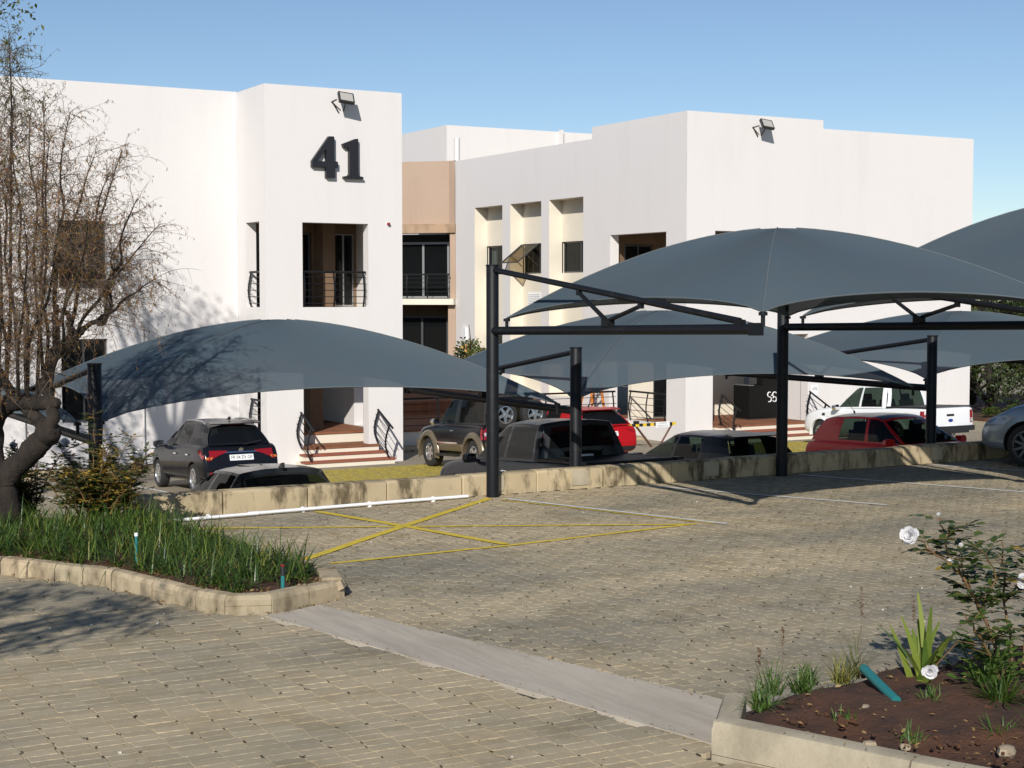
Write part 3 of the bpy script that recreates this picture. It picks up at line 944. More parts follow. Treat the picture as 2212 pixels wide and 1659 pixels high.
# --- slanted entrance wall in the courtyard corner
T45 = V((-.7071,.7071,0)); N45 = V((-.7071,-.7071,0)); E0 = V((29.06,55.78,0))
def ep(u, z, d=0.): return E0 + T45*u - N45*d + V((0,0,z))
m = MB()
prof = [(.0,-.06),(.30,.10),(3.6,.10),(3.9,-.06)]         # shallow concave panel
m.grid([[ep(u,z,d) for u, d in prof] for z in (5.52, 8.06)])
m.poly([ep(0,8.06,-.06),ep(.3,8.06,.1),ep(3.6,8.06,.1),ep(3.9,8.06,-.06),ep(3.9,8.06,.5),ep(0,8.06,.5)])
m.build("entrance_panel", TAN, OB)
def ebox(name, u0,u1,z0,z1,d0,d1, mt):
    m = MB(); c = ep((u0+u1)/2,(z0+z1)/2,(d0+d1)/2); M = Matrix((T45, N45, V((0,0,1)))).transposed().to_4x4(); M.translation = c
    m.obox(M, u1-u0, abs(d1-d0), z1-z0); return m.build(name, mt, OB)
ebox("entrance_beam", -.02,4.0,5.16,5.52,-.16,.5, TANDARK)
ebox("entrance_balcony", -.02,4.0,2.26,2.50,-.35,1.4, PALE)
ebox("entrance_jamb", -.02,.22,2.50,5.16,-.05,1.3, TAN)
ebox("entrance_jamb", 3.6,4.0,2.50,5.16,-.05,1.3, TAN)
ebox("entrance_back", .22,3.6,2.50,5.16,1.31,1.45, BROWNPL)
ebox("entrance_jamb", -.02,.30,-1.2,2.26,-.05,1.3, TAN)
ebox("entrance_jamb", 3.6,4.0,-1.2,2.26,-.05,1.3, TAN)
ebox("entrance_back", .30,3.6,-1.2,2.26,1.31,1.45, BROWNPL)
window(OB, ep(2.75,2.52,.75), -T45, N45, 2.25, 2.3, 2, .09, frame_mat=SILVERALU, recess=.0)
window(OB, ep(2.9,-1.1,.95), -T45, N45, 2.3, 2.9, 2, .09, recess=.0)

# vent stub on the roof
q = MB(); q.tube([(30.0,57.43,7.6),(30.0,57.43,9.15)], .12, 12); q.build("vent_stack", WHITE, OB, smooth=50)

# --- railings (thing > railing > its bars)
def rail_curve(p, n, h, bul=.10):
    """bowed flat post: foot p, bulging along n"""
    p, n = V(p), V(n)
    return [p + n*(bul*math.sin(math.pi*t)**1.0*(1-.35*t)) + V((0,0,h*t)) for t in (0,.12,.25,.4,.55,.7,.85,1)]
def railing(parent, a, b, h, n, posts=2, bars=5, name="railing"):
    a, b, n = V(a), V(b), V(n)
    m = MB(); m.tube([a+V((0,0,h)), b+V((0,0,h))], .032, 8)
    rl = m.build(name, RAILBLK, parent, smooth=50)
    for k in range(posts):
        t = (k+.08)/(posts-1+.16) if posts > 1 else .5
        q = MB(); pts = rail_curve(a.lerp(b, t), n, h); d = (b-a).normalized()
        for p, r in zip(pts[:-1], pts[1:]): q.bar(p, r+(r-p)*.08, .045, .022, up=n)
        q.build("rail_post", RAILBLK, rl)
    for k in range(bars):
        z = h*(k+.6)/(bars+.4); bl = .10*math.sin(math.pi*z/h)*(1-.35*z/h)
        q = MB(); q.tube([a+V((0,0,z))+n*bl, b+V((0,0,z))+n*bl], .011, 5); q.build("rail_bar", RAILBLK, rl)
    return rl
railing(OB, (16.05,39.98,2.30), (17.98,39.98,2.30), .97, (0,-1,0), 3, 5)
railing(OB, (15.08,40.33,2.30), (15.08,41.35,2.30), .97, (-1,0,0), 2, 5)
railing(OB, (30.2,40.12,2.40), (33.0,40.12,2.40), .97, (0,-1,0), 4, 5)
railing(OB, (29.2,41.12,2.40), (29.2,44.38,2.40), .97, (-1,0,0), 4, 5)
railing(OB, ep(.15,2.50,-.30), ep(2.9,2.50,-.30), .98, N45, 4, 5)
railing(OB, (15.08,40.33,-1.25), (15.08,41.35,-1.25), .97, (-1,0,0), 2, 4)

# --- entrance steps (thing > step > tread)
def steps(x0, x1, y0, zg, n, rise, run, depth_last, label):
    t = thing("entrance_steps", label, "steps", ((x0+x1)/2, y0, zg))
    for k in range(n):
        ex = .10*(n-1-k); yb = y0 + run*k
        ye = y0 + run*n + depth_last
        m = MB(); m.box(x0-ex, x1+ex, yb, ye, zg-.1, zg+rise*(k+1)-.045); s = m.build("step", PALE, t)
        m = MB(); m.box(x0-ex-.03, x1+ex+.03, yb-.035, (yb+run+.05) if k < n-1 else ye, zg+rise*(k+1)-.045, zg+rise*(k+1)); m.build("tread", BRICKEDGE if k < n-1 else BRICKPAVE, s)
    return t
SA = steps(15.98, 18.22, 39.02, lot_z(39.0), 3, .165, .32, .75, "white entrance steps with red brick treads below the number 41 tower")
m = MB(); m.box(15.32,18.72,40.75,45.9,-1.60,-1.30); m.build("porch_floor", PALE, OB)
m = MB(); m.box(15.32,18.72,40.71,45.9,-1.30,-1.25); m.build("porch_paving", BRICKPAVE, OB)
SB = steps(30.20, 34.05, 39.05, lot_z(39.0), 3, .168, .32, .30, "white entrance steps with red brick treads below the black branded counter")
m = MB(); m.box(29.45,34.22,40.34,45.4,-1.75,-1.57); m.build("porch_paving", BRICKPAVE, OB)

def stair_rail(parent, a, b, z0, z1, h, n):
    """sloping handrail with two bowed posts; a = foot of upper post, b = foot of lower post"""
    a, b, n = V((*a, z0)), V((*b, z1)), V(n); up = V((0,0,h)); d = (b-a).normalized()
    m = MB(); m.tube([a+up-d*.05, a+up, b+up, b+up+d*.22], .030, 8)
    rl = m.build("stair_railing", RAILBLK, parent, smooth=50)
    for p in (a, b):
        q = MB(); pts = rail_curve(p, n, h, .16)
        for p1, p2 in zip(pts[:-1], pts[1:]): q.bar(p1, p2+(p2-p1)*.08, .06, .03, up=n)
        q.build("rail_post", RAILBLK, rl)
    for k in range(5):
        f = (k+.5)/5.3; bl = .16*math.sin(math.pi*f)*(1-.35*f)
        q = MB(); q.tube([a+up*f+n*bl-d*.10, b+up*f+n*bl+d*.10], .010, 5); q.build("rail_bar", RAILBLK, rl)
stair_rail(SA, (15.94,39.75), (15.94,39.02), -1.58, -1.92, .97, (-1,0,0))
stair_rail(SA, (18.26,39.75), (18.26,39.02), -1.58, -1.92, .97, (-1,0,0))
stair_rail(SB, (30.35,39.78), (30.35,39.02), -1.55, -1.90, .97, (-1,0,0))
stair_rail(SB, (34.00,39.78), (34.00,39.02), -1.55, -1.90, .97, (-1,0,0))

# --- courtyard terrace between the towers
tr = thing("terrace", "raised red brick terrace with black railing between the two towers", "terrace", (24, 43.3, -2.1))
m = MB(); m.box(19.1,29.05,43.30,57,-2.4,-1.60); m.build("terrace_wall", PALE, tr)
m = MB(); m.box(19.1,29.05,43.26,57,-1.60,-1.55); m.build("brick_floor", BRICKPAVE, tr)
m = MB(); m.box(19.1,29.05,49.0,58,-1.55,-1.10); m.build("upper_terrace", BRICKPAVE, tr)
m = MB(); m.box(29.07,29.44,41.06,44.44,-1.75,-1.565); m.build("side_floor", BRICKPAVE, tr)
railing(tr, (19.2,43.36,-1.55), (28.6,43.36,-1.55), .97, (0,-1,0), 8, 4, "terrace_railing")
railing(tr, (29.14,43.3,-1.55), (29.14,41.1,-1.55), .97, (-1,0,0), 3, 4, "terrace_railing")
q = MB(); q.box(19.1,29.0,42.1,43.2,-2.4,-2.02); q.build("kerb_strip", KERB, tr)

# kerb and strip bed at the foot of the left wing
kb = thing("kerbed_strip_bed", "narrow kerbed strip of soil along the foot of the left wing", "planter", (8, 41.2, -2.1))
kerb_pts = [(-2, 40.9), (14.6, 40.9)]
for k in range(17):
    q = MB(); x = -2 + k*.98; q.box(x, x+.97, 40.82, 40.96, -2.3, -1.93+rng.uniform(-.01,.01)); q.build("kerb_stone", KERB, kb)
q = MB(); q.box(-2, 14.9, 40.96, 42.02, -2.3, -2.02); q.build("soil", SOIL, kb)
for px in (12.2, 9.0):
    dp = thing("downpipe", "thin white downpipe fixed to the left wing, %s" % ("beside its windows" if px > 10 else "in line with the bare tree"), "pipe", (px, 41.99, -2))
    q = MB(); q.tube([(px,41.98,-1.95),(px,41.98,-.2),(px,41.98,1.9)], .035, 8); q.build("pipe_length", mat("painted_pipe", (.62,.60,.57), .6), dp, smooth=60)
    q = MB(); q.tube([(px,41.97,-1.92),(px-.03,41.85,-2.0)], .04, 8); q.build("shoe", MATS["painted_pipe"], dp, smooth=60)

# --- house number 41
def digits():
    t = thing("house_number", "big black serif number 41 standing off the white tower", "number", (16.3, 39.8, 5.85))
    def mp(x, y): return (16.29 + (x-668)/(1105-668)*(17.81-16.29), 6.98 - (y-495)/(862-495)*(6.98-5.85))
    four_o = [(812,495),(856,495),(856,716),(886,716),(886,772),(862,772),(862,862),(790,862),(790,772),(668,772),(668,718)]
    four_i = [(787,606),(787,716),(716,716)]
    one = [(928,556),(1040,505),(1062,505),(1062,818),(1072,838),(1105,844),(1105,862),(938,862),(938,844),(976,838),(986,818),(986,604),(976,584),(938,588)]
    m = MB()
    y0, y1 = 39.70, 39.836
    o = [mp(*p) for p in four_o]; i = [mp(*p) for p in four_i]
    # the 4 in convex pieces: stem, crossbar, diagonal, foot
    def pr(pts, e=0.):
        m.prism([mp(*p) for p in pts], lambda a, b, d: (a, d, b), y0+e, y1)
    pr([(787,606),(787,862),(862,862),(862,772),(856,772),(856,495),(812,495)][::-1])
    pr([(787,718),(787,772),(668,772),(668,718)], .0006)
    pr([(886,716),(886,772),(857,772),(857,716)], .0006)
    pr([(812,495),(787,606),(716,716),(668,718)], .0012)
    m.build("digit", mat("black_sign_metal", (.014,.014,.018), .45), t, fixn=True)
    m = MB()
    m.prism([mp(*p) for p in one], lambda a, b, d: (a, d, b), y0, y1)
    m.build("digit", MATS["black_sign_metal"], t, fixn=True)
digits()

# --- floodlights on the parapets
def floodlight(label, x, y, z):
    t = thing("floodlight", label, "floodlight", (x, y, z), 0, "floodlights on the tower parapets")
    q = MB(); q.bar((x-.25,y-.0,z-.05),(x-.25,y-.34,z-.02),.03,.03); q.bar((x+.10,y,z-.28),(x+.02,y-.36,z-.05),.025,.03); q.bar((x-.25,y-.02,z-.03),(x-.05,y-.02,z-.33),.03,.03); q.build("bracket", RAILBLK, t)
    M = Matrix.Translation((x, y-.42, z+.03)) @ Matrix.Rotation(R(-38),4,'X') @ Matrix.Rotation(R(8),4,'Y')
    q = MB(); q.obox(M, .44, .09, .36); h = q.build("lamp_head", mat("flood_case", (.03,.03,.03), .5), t)
    q = MB(); q.obox(M @ Matrix.Translation((0,-.048,.0)), .36, .006, .28); q.build("lamp_glass", mat("flood_glass", (.42,.40,.36), .15), h)
    q = MB()
    for k in range(5): q.obox(M @ Matrix.Translation((-.16+k*.08,.06,0)), .012, .05, .3)
    q.build("cooling_fin", MATS["flood_case"], h)
floodlight("black floodlight above the number 41", 17.18, 39.84, 7.98)
floodlight("black floodlight on the parapet of the tower without a number", 31.9, 40.0, 8.08)
# alarm beacon
ab = thing("alarm_beacon", "small red alarm beacon on the white tower beside the balcony", "alarm", (18.62, 39.8, 4.63))
q = MB(); q.lathe([(0,.09),(.035,.08),(.05,.02),(.05,0)], 10, Matrix.Translation((18.62,39.835,4.63)) @ Matrix.Rotation(R(90),4,'X')); q.build("dome", REDLENS, ab, smooth=60)
q = MB(); q.lathe([(.06,.015),(.06,-.0),(0,-.0)], 10, Matrix.Translation((18.62,39.835,4.63)) @ Matrix.Rotation(R(90),4,'X')); q.lathe([(0,.015),(.06,.015)], 10, Matrix.Translation((18.62,39.835,4.63)) @ Matrix.Rotation(R(90),4,'X')); q.build("base", PAPER, ab)

# --- text helper: flat lettering as mesh
def text_mesh(name, s, size, M, mt, parent, width=None):
    cu = bpy.data.curves.new(name, 'FONT'); cu.body = s; cu.size = size; cu.align_x = 'CENTER'; cu.align_y = 'CENTER'
    cu.resolution_u = 3
    tmp = bpy.data.objects.new(name, cu); COL.objects.link(tmp)
    dg = bpy.context.evaluated_depsgraph_get()
    me = bpy.data.meshes.new_from_object(tmp.evaluated_get(dg))
    bpy.data.objects.remove(tmp); bpy.data.curves.remove(cu)
    xs = [v.co.x for v in me.vertices]
    k = width/(max(xs)-min(xs)) if width and xs else 1.
    for v in me.vertices: v.co = M @ V((v.co.x*k, v.co.y, 0))
    me.materials.clear(); me.materials.append(mt); me.name = name
    o = bpy.data.objects.new(name, me); link(o)
    if parent:
        o.parent = parent; o.matrix_parent_inverse = wmat(parent).inverted()
    return o
FACE_Y = Matrix.Rotation(R(90), 4, 'X')                    # text upright, facing -Y

# --- black branded counter in the right porch
kc = thing("branded_counter", "tall black counter with white double-S logo in the porch", "counter", (33.4, 41.6, -1.57))
BLK = mat("black_laminate", (.008,.008,.008), .6, spec=.15)
m = MB(); m.box(32.75,34.22,41.45,42.3,-1.50,-.42); m.build("counter_body", BLK, kc)
m = MB(); m.box(33.30,34.21,41.44,41.75,-.42,-.17); m.build("counter_screen", BLK, kc)
m = MB(); m.box(32.78,34.21,41.50,42.27,-1.57,-1.50); m.build("plinth", PLASTIC, kc)
m = MB(); m.box(32.74,33.0,41.5,42.3,-.42,-.40); m.build("counter_top", SILVERALU, kc)
lg = MB()
def arc(cx, cz, r, a0, a1, n=12): return [(cx + r*math.cos(R(a0+(a1-a0)*k/n)), 41.437, cz + r*math.sin(R(a0+(a1-a0)*k/n))) for k in range(n+1)]
cx, cz, r = 33.72, -.82, .082
for pts in (arc(cx-.11,cz+.082,r,60,270)+arc(cx-.11,cz-.082,r,88,-120), arc(cx+.11,cz+.082,r,30,270)+arc(cx+.11,cz-.082,r,90,-150), arc(cx,cz,.06,130,-50)):
    lg.tube(pts, .021, 6)
lg.build("logo", PAPER, kc, smooth=60)
bag = thing("black_bag", "black cloth bag on the brick porch floor near the counter", "bag", (31.2, 42.6, -1.57))
m = MB(); m.lathe([(.0,0),(.25,0),(.30,.12),(.29,.3),(.2,.42),(.1,.45),(0,.45)], 9, Matrix.Translation((31.2,42.9,-1.57)) @ Matrix.Diagonal((1,.6,1,1))); m.build("bag_body", mat("bag_cloth", (.015,.015,.018), .9), bag, smooth=60)
m = MB(); m.tube([(31.05,42.85,-1.15),(31.1,42.85,-1.02),(31.3,42.85,-1.02),(31.35,42.85,-1.15)], .012, 5); m.build("handle", MATS["bag_cloth"], bag)
# paper notice on the right pier
sg = thing("wall_notice", "small white paper notice on the pier beside the steps", "notice", (34.36, 39.99, -.1))
m = MB(); m.box(34.22,34.50,39.985,39.997,-.72,-.36); m.build("notice_sheet", PAPER, sg)
text_mesh("lettering", "UTG", .12, Matrix.Translation((34.36,39.98,-.49)) @ FACE_Y, INK, sg, .19)
# step ladder on the terrace, orange
ld = thing("step_ladder", "orange step ladder standing open on the red brick terrace", "ladder", (28.2, 44.6, -1.55))
ORG = mat("orange_fibreglass", (.62,.20,.03), .5)
lx, ly = 28.35, 44.3
for s, nm in ((-1,"front_rail"),(1,"front_rail")):
    m = MB(); m.bar((lx+s*.25,ly-.35,-1.55),(lx+s*.16,ly,.35),.07,.03); m.build(nm, ORG, ld)
    m = MB(); m.bar((lx+s*.25,ly+.55,-1.55),(lx+s*.16,ly+.03,.33),.05,.03); m.build("rear_rail", ORG, ld)
for k in range(6):
    t = (k+1)/7; m = MB(); m.box(lx-.24+.08*t,lx+.24-.08*t,ly-.39+.35*t,ly-.30+.35*t,-1.55+1.9*t-.015,-1.55+1.9*t+.01); m.build("rung", ALU, ld)
m = MB(); m.box(lx-.18,lx+.18,ly-.05,ly+.10,.34,.38); m.build("top_cap", PLASTIC, ld)

# --- striped parking barrier with its sign
pb = thing("parking_barrier", "yellow and black striped parking barrier with white reserved sign", "barrier", (27.2, 39.6, -2.05))
YB, zb = 39.55, -1.37
def bx(x): return x
n = 13
for k in range(n):
    m = MB(); x0 = 26.55 + k*(28.35-26.55)/n; x1 = 26.55 + (k+1)*(28.35-26.55)/n
    m.box(x0, x1, YB-.03, YB+.03, zb-.045, zb+.045); m.build("stripe_band", mat("barrier_yellow", (.72,.50,.03), .5) if k % 2 == 0 else INK, pb)
m = MB(); m.bar((26.85,YB+.02,zb),(27.55,YB+.15,lot_z(YB)),.07,.04); m.build("leg", mat("rusty_brown", (.14,.065,.04), .8), pb)
m = MB(); m.bar((28.25,YB+.02,zb),(27.85,YB+.15,lot_z(YB)),.07,.04); m.build("leg", MATS["rusty_brown"], pb)
m = MB(); m.box(26.80,26.95,YB-.05,YB+.06,zb+.046,zb+.13); m.build("lock_box", INK, pb)
m = MB(); m.box(27.58,28.10,YB-.045,YB-.032,zb-.10,zb+.075); m.build("sign_plate", PAPER, pb)
GREYINK = mat("grey_ink", (.25,.27,.30), .6)
text_mesh("lettering", "LANROC", .07, Matrix.Translation((27.84,YB-.048,zb+.03)) @ FACE_Y, GREYINK, pb, .30)
text_mesh("lettering", "RESERVED", .07, Matrix.Translation((27.84,YB-.048,zb-.055)) @ FACE_Y, GREYINK, pb, .40)
# ------------------------------------------------------------------ vehicles
def eval_mesh(mb, subsurf, cut):
    me = bpy.data.meshes.new("tmp"); me.from_pydata(mb.v, [], mb.f)
    b = bmesh.new(); b.from_mesh(me); bmesh.ops.remove_doubles(b, verts=b.verts, dist=1e-5); bmesh.ops.recalc_face_normals(b, faces=b.faces); b.to_mesh(me); b.free()
    o = bpy.data.objects.new("tmp", me); COL.objects.link(o)
    if subsurf:
        s = o.modifiers.new("s", 'SUBSURF'); s.levels = subsurf; s.render_levels = subsurf
    co = None
    if cut:
        cm = bpy.data.meshes.new("cut"); cm.from_pydata(cut.v, [], cut.f)
        b = bmesh.new(); b.from_mesh(cm); bmesh.ops.remove_doubles(b, verts=b.verts, dist=1e-5); bmesh.ops.recalc_face_normals(b, faces=b.faces); b.to_mesh(cm); b.free()
        co = bpy.data.objects.new("cut", cm); COL.objects.link(co)
        q = o.modifiers.new("b", 'BOOLEAN'); q.object = co; q.operation = 'DIFFERENCE'; q.solver = 'EXACT'
    dg = bpy.context.evaluated_depsgraph_get(); dg.update()
    out = bpy.data.meshes.new_from_object(o.evaluated_get(dg))
    bpy.data.objects.remove(o)
    if co: bpy.data.objects.remove(co)
    return out

WHEELS = {}
def wheel_meshes(r, w, rimr, spokes, rimmat):
    key = (r, w, rimr, spokes, rimmat.name)
    if key in WHEELS: return WHEELS[key]
    RX = Matrix.Rotation(R(90), 4, 'Y')                    # axis along x, outside = +x
    t = MB(); h = w/2
    t.lathe([(rimr-.02,-h*.8),(rimr+.01,-h),(r-.045,-h),(r-.012,-h*.82),(r,-h*.5),(r,h*.5),(r-.012,h*.82),(r-.045,h),(rimr+.012,h),(rimr-.005,h*.86),(rimr-.02,h*.3)], 30, RX)
    me_t = t.build("tyre", RUBBER, smooth=40)
    q = MB()
    q.lathe([(rimr+.004,h*.90),(rimr-.02,h*.93),(rimr-.035,h*.55),(rimr-.045,-.02)], 30, RX)
    for k in range(spokes):
        a = 2*math.pi*k/spokes
        M = RX @ Matrix.Rotation(a, 4, 'Z')
        w0, w1 = (.045, .030) if spokes < 8 else (.022, .017)
        pts = [(.03,-w0),(.03,w0),(rimr-.02,w1),(rimr-.02,-w1)]
        q.prism(pts, lambda a_, b_, d_: M @ V((a_, b_, d_)), h*.55, h*.80)
    q.lathe([(0,h*.86),(.04,h*.86),(.055,h*.78),(.06,h*.5)], 14, RX)
    me_r = q.build("rim", rimmat, smooth=40)
    q = MB(); q.lathe([(rimr-.03,-.03),(0,-.03)], 24, RX); q.lathe([(.125,.02),(.125,.0)],20,RX); me_d = q.build("brake_backing", PLASTIC)
    res = []
    for o in (me_t, me_r, me_d):
        res.append(o.data); bpy.data.objects.remove(o)
    WHEELS[key] = res
    return res

class Car:
    def __init__(s, name, label, cat, sp, x, y, zg, rz, rx, paintm, group="cars parked at the offices", rimmat=None):
        s.sp = sp
        s.t = thing(name, label, cat, (x, y, zg), rz, group)
        s.t.rotation_euler = (rx, 0, rz)
        s.paint = paintm
        L, W = sp["L"], sp["W"]; p = W/2
        m = MB(); rows = []
        for (yy, zb, zt, pf, cr) in sp["st"]:
            h = zt-zb; q = p*pf
            half = [(0,zb),(.78*q,zb),(.945*q,zb+.05),(.985*q,zb+.26*h),(1.*q,zb+.52*h),(.992*q,zb+.76*h),(.965*q,zt-.035),(.90*q,zt+.008),(.5*q,zt+cr*.8),(0,zt+cr)]
            ring = [(a, yy, z) for a, z in half] + [(-a, yy, z) for a, z in reversed(half[1:-1])]
            rows.append(ring)
        m.grid(rows, 0, True); m.poly(list(reversed(rows[0]))); m.poly(rows[-1])
        wr = sp["wr"]; cut = MB(); RX = Matrix.Rotation(R(90), 4, 'Y')
        s.axles = (sp["yr_ax"], sp["yf_ax"])
        for ya in s.axles:
            for sx in (-1, 1):
                M = Matrix.Translation((sx*(p-.10), ya, wr*.98)) @ RX
                cut.lathe([(0,-.17),(wr+.055,-.17),(wr+.055,.30),(0,.30)], 28, M)
        me = eval_mesh(m, 1, cut)
        me.name = "body"; me.materials.clear(); me.materials.append(paintm); me.materials.append(DARKIN)
        n0, n1 = sp["gh"][-1][0], sp["gh"][0][0]
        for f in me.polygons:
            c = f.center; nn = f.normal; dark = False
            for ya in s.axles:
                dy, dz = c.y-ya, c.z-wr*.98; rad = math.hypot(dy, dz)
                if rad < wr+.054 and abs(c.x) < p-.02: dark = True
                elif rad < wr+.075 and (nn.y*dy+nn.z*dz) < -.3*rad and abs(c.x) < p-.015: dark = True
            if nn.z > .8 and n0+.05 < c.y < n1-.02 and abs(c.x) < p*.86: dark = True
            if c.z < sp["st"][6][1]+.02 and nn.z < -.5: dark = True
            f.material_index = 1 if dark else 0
            f.use_smooth = True
        me.set_sharp_from_angle(angle=R(35))
        s.body = bpy.data.objects.new("body", me); link(s.body); s.body.parent = s.t
        s.bvh = BVHTree.FromPolygons([v.co.copy() for v in me.vertices], [tuple(f.vertices) for f in me.polygons])
        s.cabin()
        ms = wheel_meshes(wr, sp.get("tw", .215), sp["rim"], sp.get("spokes", 5), rimmat or ALLOY)
        for ya in s.axles:
            for sx in (-1, 1):
                o = bpy.data.objects.new("wheel", ms[0]); link(o); o.parent = s.t
                o.location = (sx*(p-sp.get("tw",.215)/2-.012), ya, wr*.995)
                if sx < 0: o.rotation_euler = (0, 0, math.pi)
                for nm, me2 in (("rim", ms[1]), ("brake_disc", ms[2])):
                    q = bpy.data.objects.new(nm, me2); link(q); q.parent = o
    def part(s, m, name, mt, parent=None, smooth=40, fixn=True):
        return m.build(name, mt, parent or s.t, local=True, smooth=smooth, fixn=fixn)
    # ---- greenhouse
    def cabin(s):
        sp = s.sp; N = sp["gh"]; cr = sp.get("roofcrown", .055)
        S = [-1,-.94,-.82,-.45,0,.45,.82,.94,1]
        cab = MB(); glasses = []
        def roofrow(i, curve):
            yb, zb, wb, yr, zr, wr = N[i]
            return [V((k*wr, yr+curve*(1-k*k), zr+cr*(1-abs(k)**2.6))) for k in S]
        rows = []
        for i in range(len(N)):
            c = sp.get("fcurve", .07) if i == 0 else (-.05 if i == len(N)-1 else 0)
            rows.append(roofrow(i, c))
            if i < len(N)-1:
                a, b = rows[-1], roofrow(i+1, -.05 if i+1 == len(N)-1 else 0)
                for f in (.33, .67):
                    # ease the roof line between pillars
                    rows.append([p.lerp(q, f) + V((0,0,.012 if 0 < i < len(N)-2 else .022)) for p, q in zip(a, b)])
        roof = MB(); roof.grid(rows)
        s.part(roof, "roof", sp.get("roofmat") or s.paint, smooth=30)
        def panel(bot, top, cols, T, isw, name, glass, bulge=V((0,0,0))):
            g = MB()
            P = [[b.lerp(t_, t) + bulge*math.sin(math.pi*t) for b, t_ in zip(bot, top)] for t in T]
            for r in range(len(T)-1):
                for c in range(len(bot)-1):
                    q = [P[r][c], P[r][c+1], P[r+1][c+1], P[r+1][c]]
                    w = isw and cols[0] <= c < cols[1] and 0 < r < len(T)-2
                    (g if w else cab).poly(q)
            if isw: glasses.append((g, name, glass))
        Tn = [0,.07,.35,.65,.92,1]
        gl = sp.get("glass", GLASSCAR); gr = sp.get("rglass", gl)
        yb, zb, wb, yr, zr, wr = N[0]
        bot = [V((k*wb, yb+sp.get("wsb",.16)*(1-k*k), zb)) for k in S]
        panel(bot, rows[0], (1, len(S)-2), Tn, True, "windscreen", GLASSCAR)
        yb, zb, wb, yr, zr, wr = N[-1]
        bot = [V((k*wb, yb-sp.get("rsb",.07)*(1-k*k), zb)) for k in S]
        rt = sp.get("rear_t", Tn)
        panel(bot, rows[-1], sp.get("rcols", (1, len(S)-2)), rt, sp.get("rearwin", True), "rear_window", gr, V((0,-.03,.0)))
        for i in range(len(N)-1):
            a, b = N[i], N[i+1]
            Ls = abs(a[0]-b[0]); mg = min(.3, sp.get("pillar",.05)/max(.2, Ls))
            U = [0, mg, .35, .65, 1-mg, 1]
            for sx in (-1, 1):
                ro = [V((sx*(a[2]*(1-u)+b[2]*u), a[0]*(1-u)+b[0]*u, a[1]*(1-u)+b[1]*u)) for u in U]
                # roof edge follows the eased roof line
                ei = i*3; ed = [rows[ei], rows[ei+1], rows[ei+2], rows[ei+3]]; k = 0 if sx < 0 else len(S)-1
                def edge(u):
                    x = u*3; j = min(2, int(x)); return ed[j][k].lerp(ed[j+1][k], x-j)
                tp = [edge(u) for u in U]
                f = sp["panes"][i]
                panel(ro, tp, (1, 4), Tn, bool(f), "side_window", GLASSPRIV if f == 2 else gl, V((sx*.018,0,0)))
        b = cab
        s.cab = s.part(b, "pillars", sp.get("pillarmat") or s.paint, smooth=25)
        for g, nm, mt in glasses: s.part(g, nm, mt, smooth=60)
        # seats
        bz = N[0][1]; ya = N[0][0]
        for (dy, hh) in sp.get("seats", ((-.95, .24), (-1.75, .2))):
            for sx in (-1, 1):
                q = MB(); M = Matrix.Translation((sx*.36, ya+dy, bz-.12)) @ Matrix.Rotation(R(-12), 4, 'X')
                q.obox(M, .46, .12, .75); q.obox(M @ Matrix.Translation((0,0,.37+hh*.45)), .26, .09, .17)
                q.obox(M @ Matrix.Translation((0,0,.36)), .06, .03, .1)
                s.part(q, "seat", DARKIN, smooth=None)
        q = MB(); q.box(-wb*.85, wb*.85, ya-.42, ya-.02, bz-.2, bz-.02); s.part(q, "dashboard", DARKIN, smooth=None)
    # ---- panels pressed onto the body surface
    def patch(s, rows, axis, side, name, mt, off=.006, parent=None, dep=.012, both=False):
        """rows of (u, z) points; axis 'r' rear, 'f' front (u = x), 's' flank (u = y)"""
        outs = []
        for sd in ((-1, 1) if both else (side,)):
            pts = []
            for r in rows:
                line = []
                for (u, z) in r:
                    if axis == 'r': o, d = V((u*sd if both else u, -6, z)), V((0,1,0))
                    elif axis == 'f': o, d = V((u*sd if both else u, 6, z)), V((0,-1,0))
                    else: o, d = V((sd*3, u, z)), V((-sd,0,0))
                    h = s.bvh.ray_cast(o, d)
                    line.append((h[0], d) if h[0] is not None else None)
                pts.append(line)
            flat = [q for l in pts for q in l]
            ok = [q for q in flat if q]
            if not ok: continue
            # fill misses with the nearest hit depth
            for l in pts:
                for i, q in enumerate(l):
                    if q is None:
                        c = min(range(len(l)), key=lambda k: abs(k-i) if l[k] else 99)
                        l[i] = l[c] if l[c] else ok[0]
            m = MB()
            F = [[q[0]-q[1]*off for q in l] for l in pts]; B = [[q[0]+q[1]*dep for q in l] for l in pts]
            m.grid(F); m.grid([list(reversed(l)) for l in B])
            rim = F[0] + [l[-1] for l in F[1:]] + list(reversed(F[-1][:-1])) + [l[0] for l in reversed(F[1:-1])]
            rib = B[0] + [l[-1] for l in B[1:]] + list(reversed(B[-1][:-1])) + [l[0] for l in reversed(B[1:-1])]
            m.grid([rim, rib], 0, True)
            outs.append(s.part(m, name, mt, parent, smooth=35))
        return outs
    def rect(s, u0, u1, z0, z1, axis, side, name, mt, nu=5, nz=3, **k):
        return s.patch([[(u0+(u1-u0)*i/nu, z0+(z1-z0)*j/nz) for i in range(nu+1)] for j in range(nz+1)], axis, side, name, mt, **k)
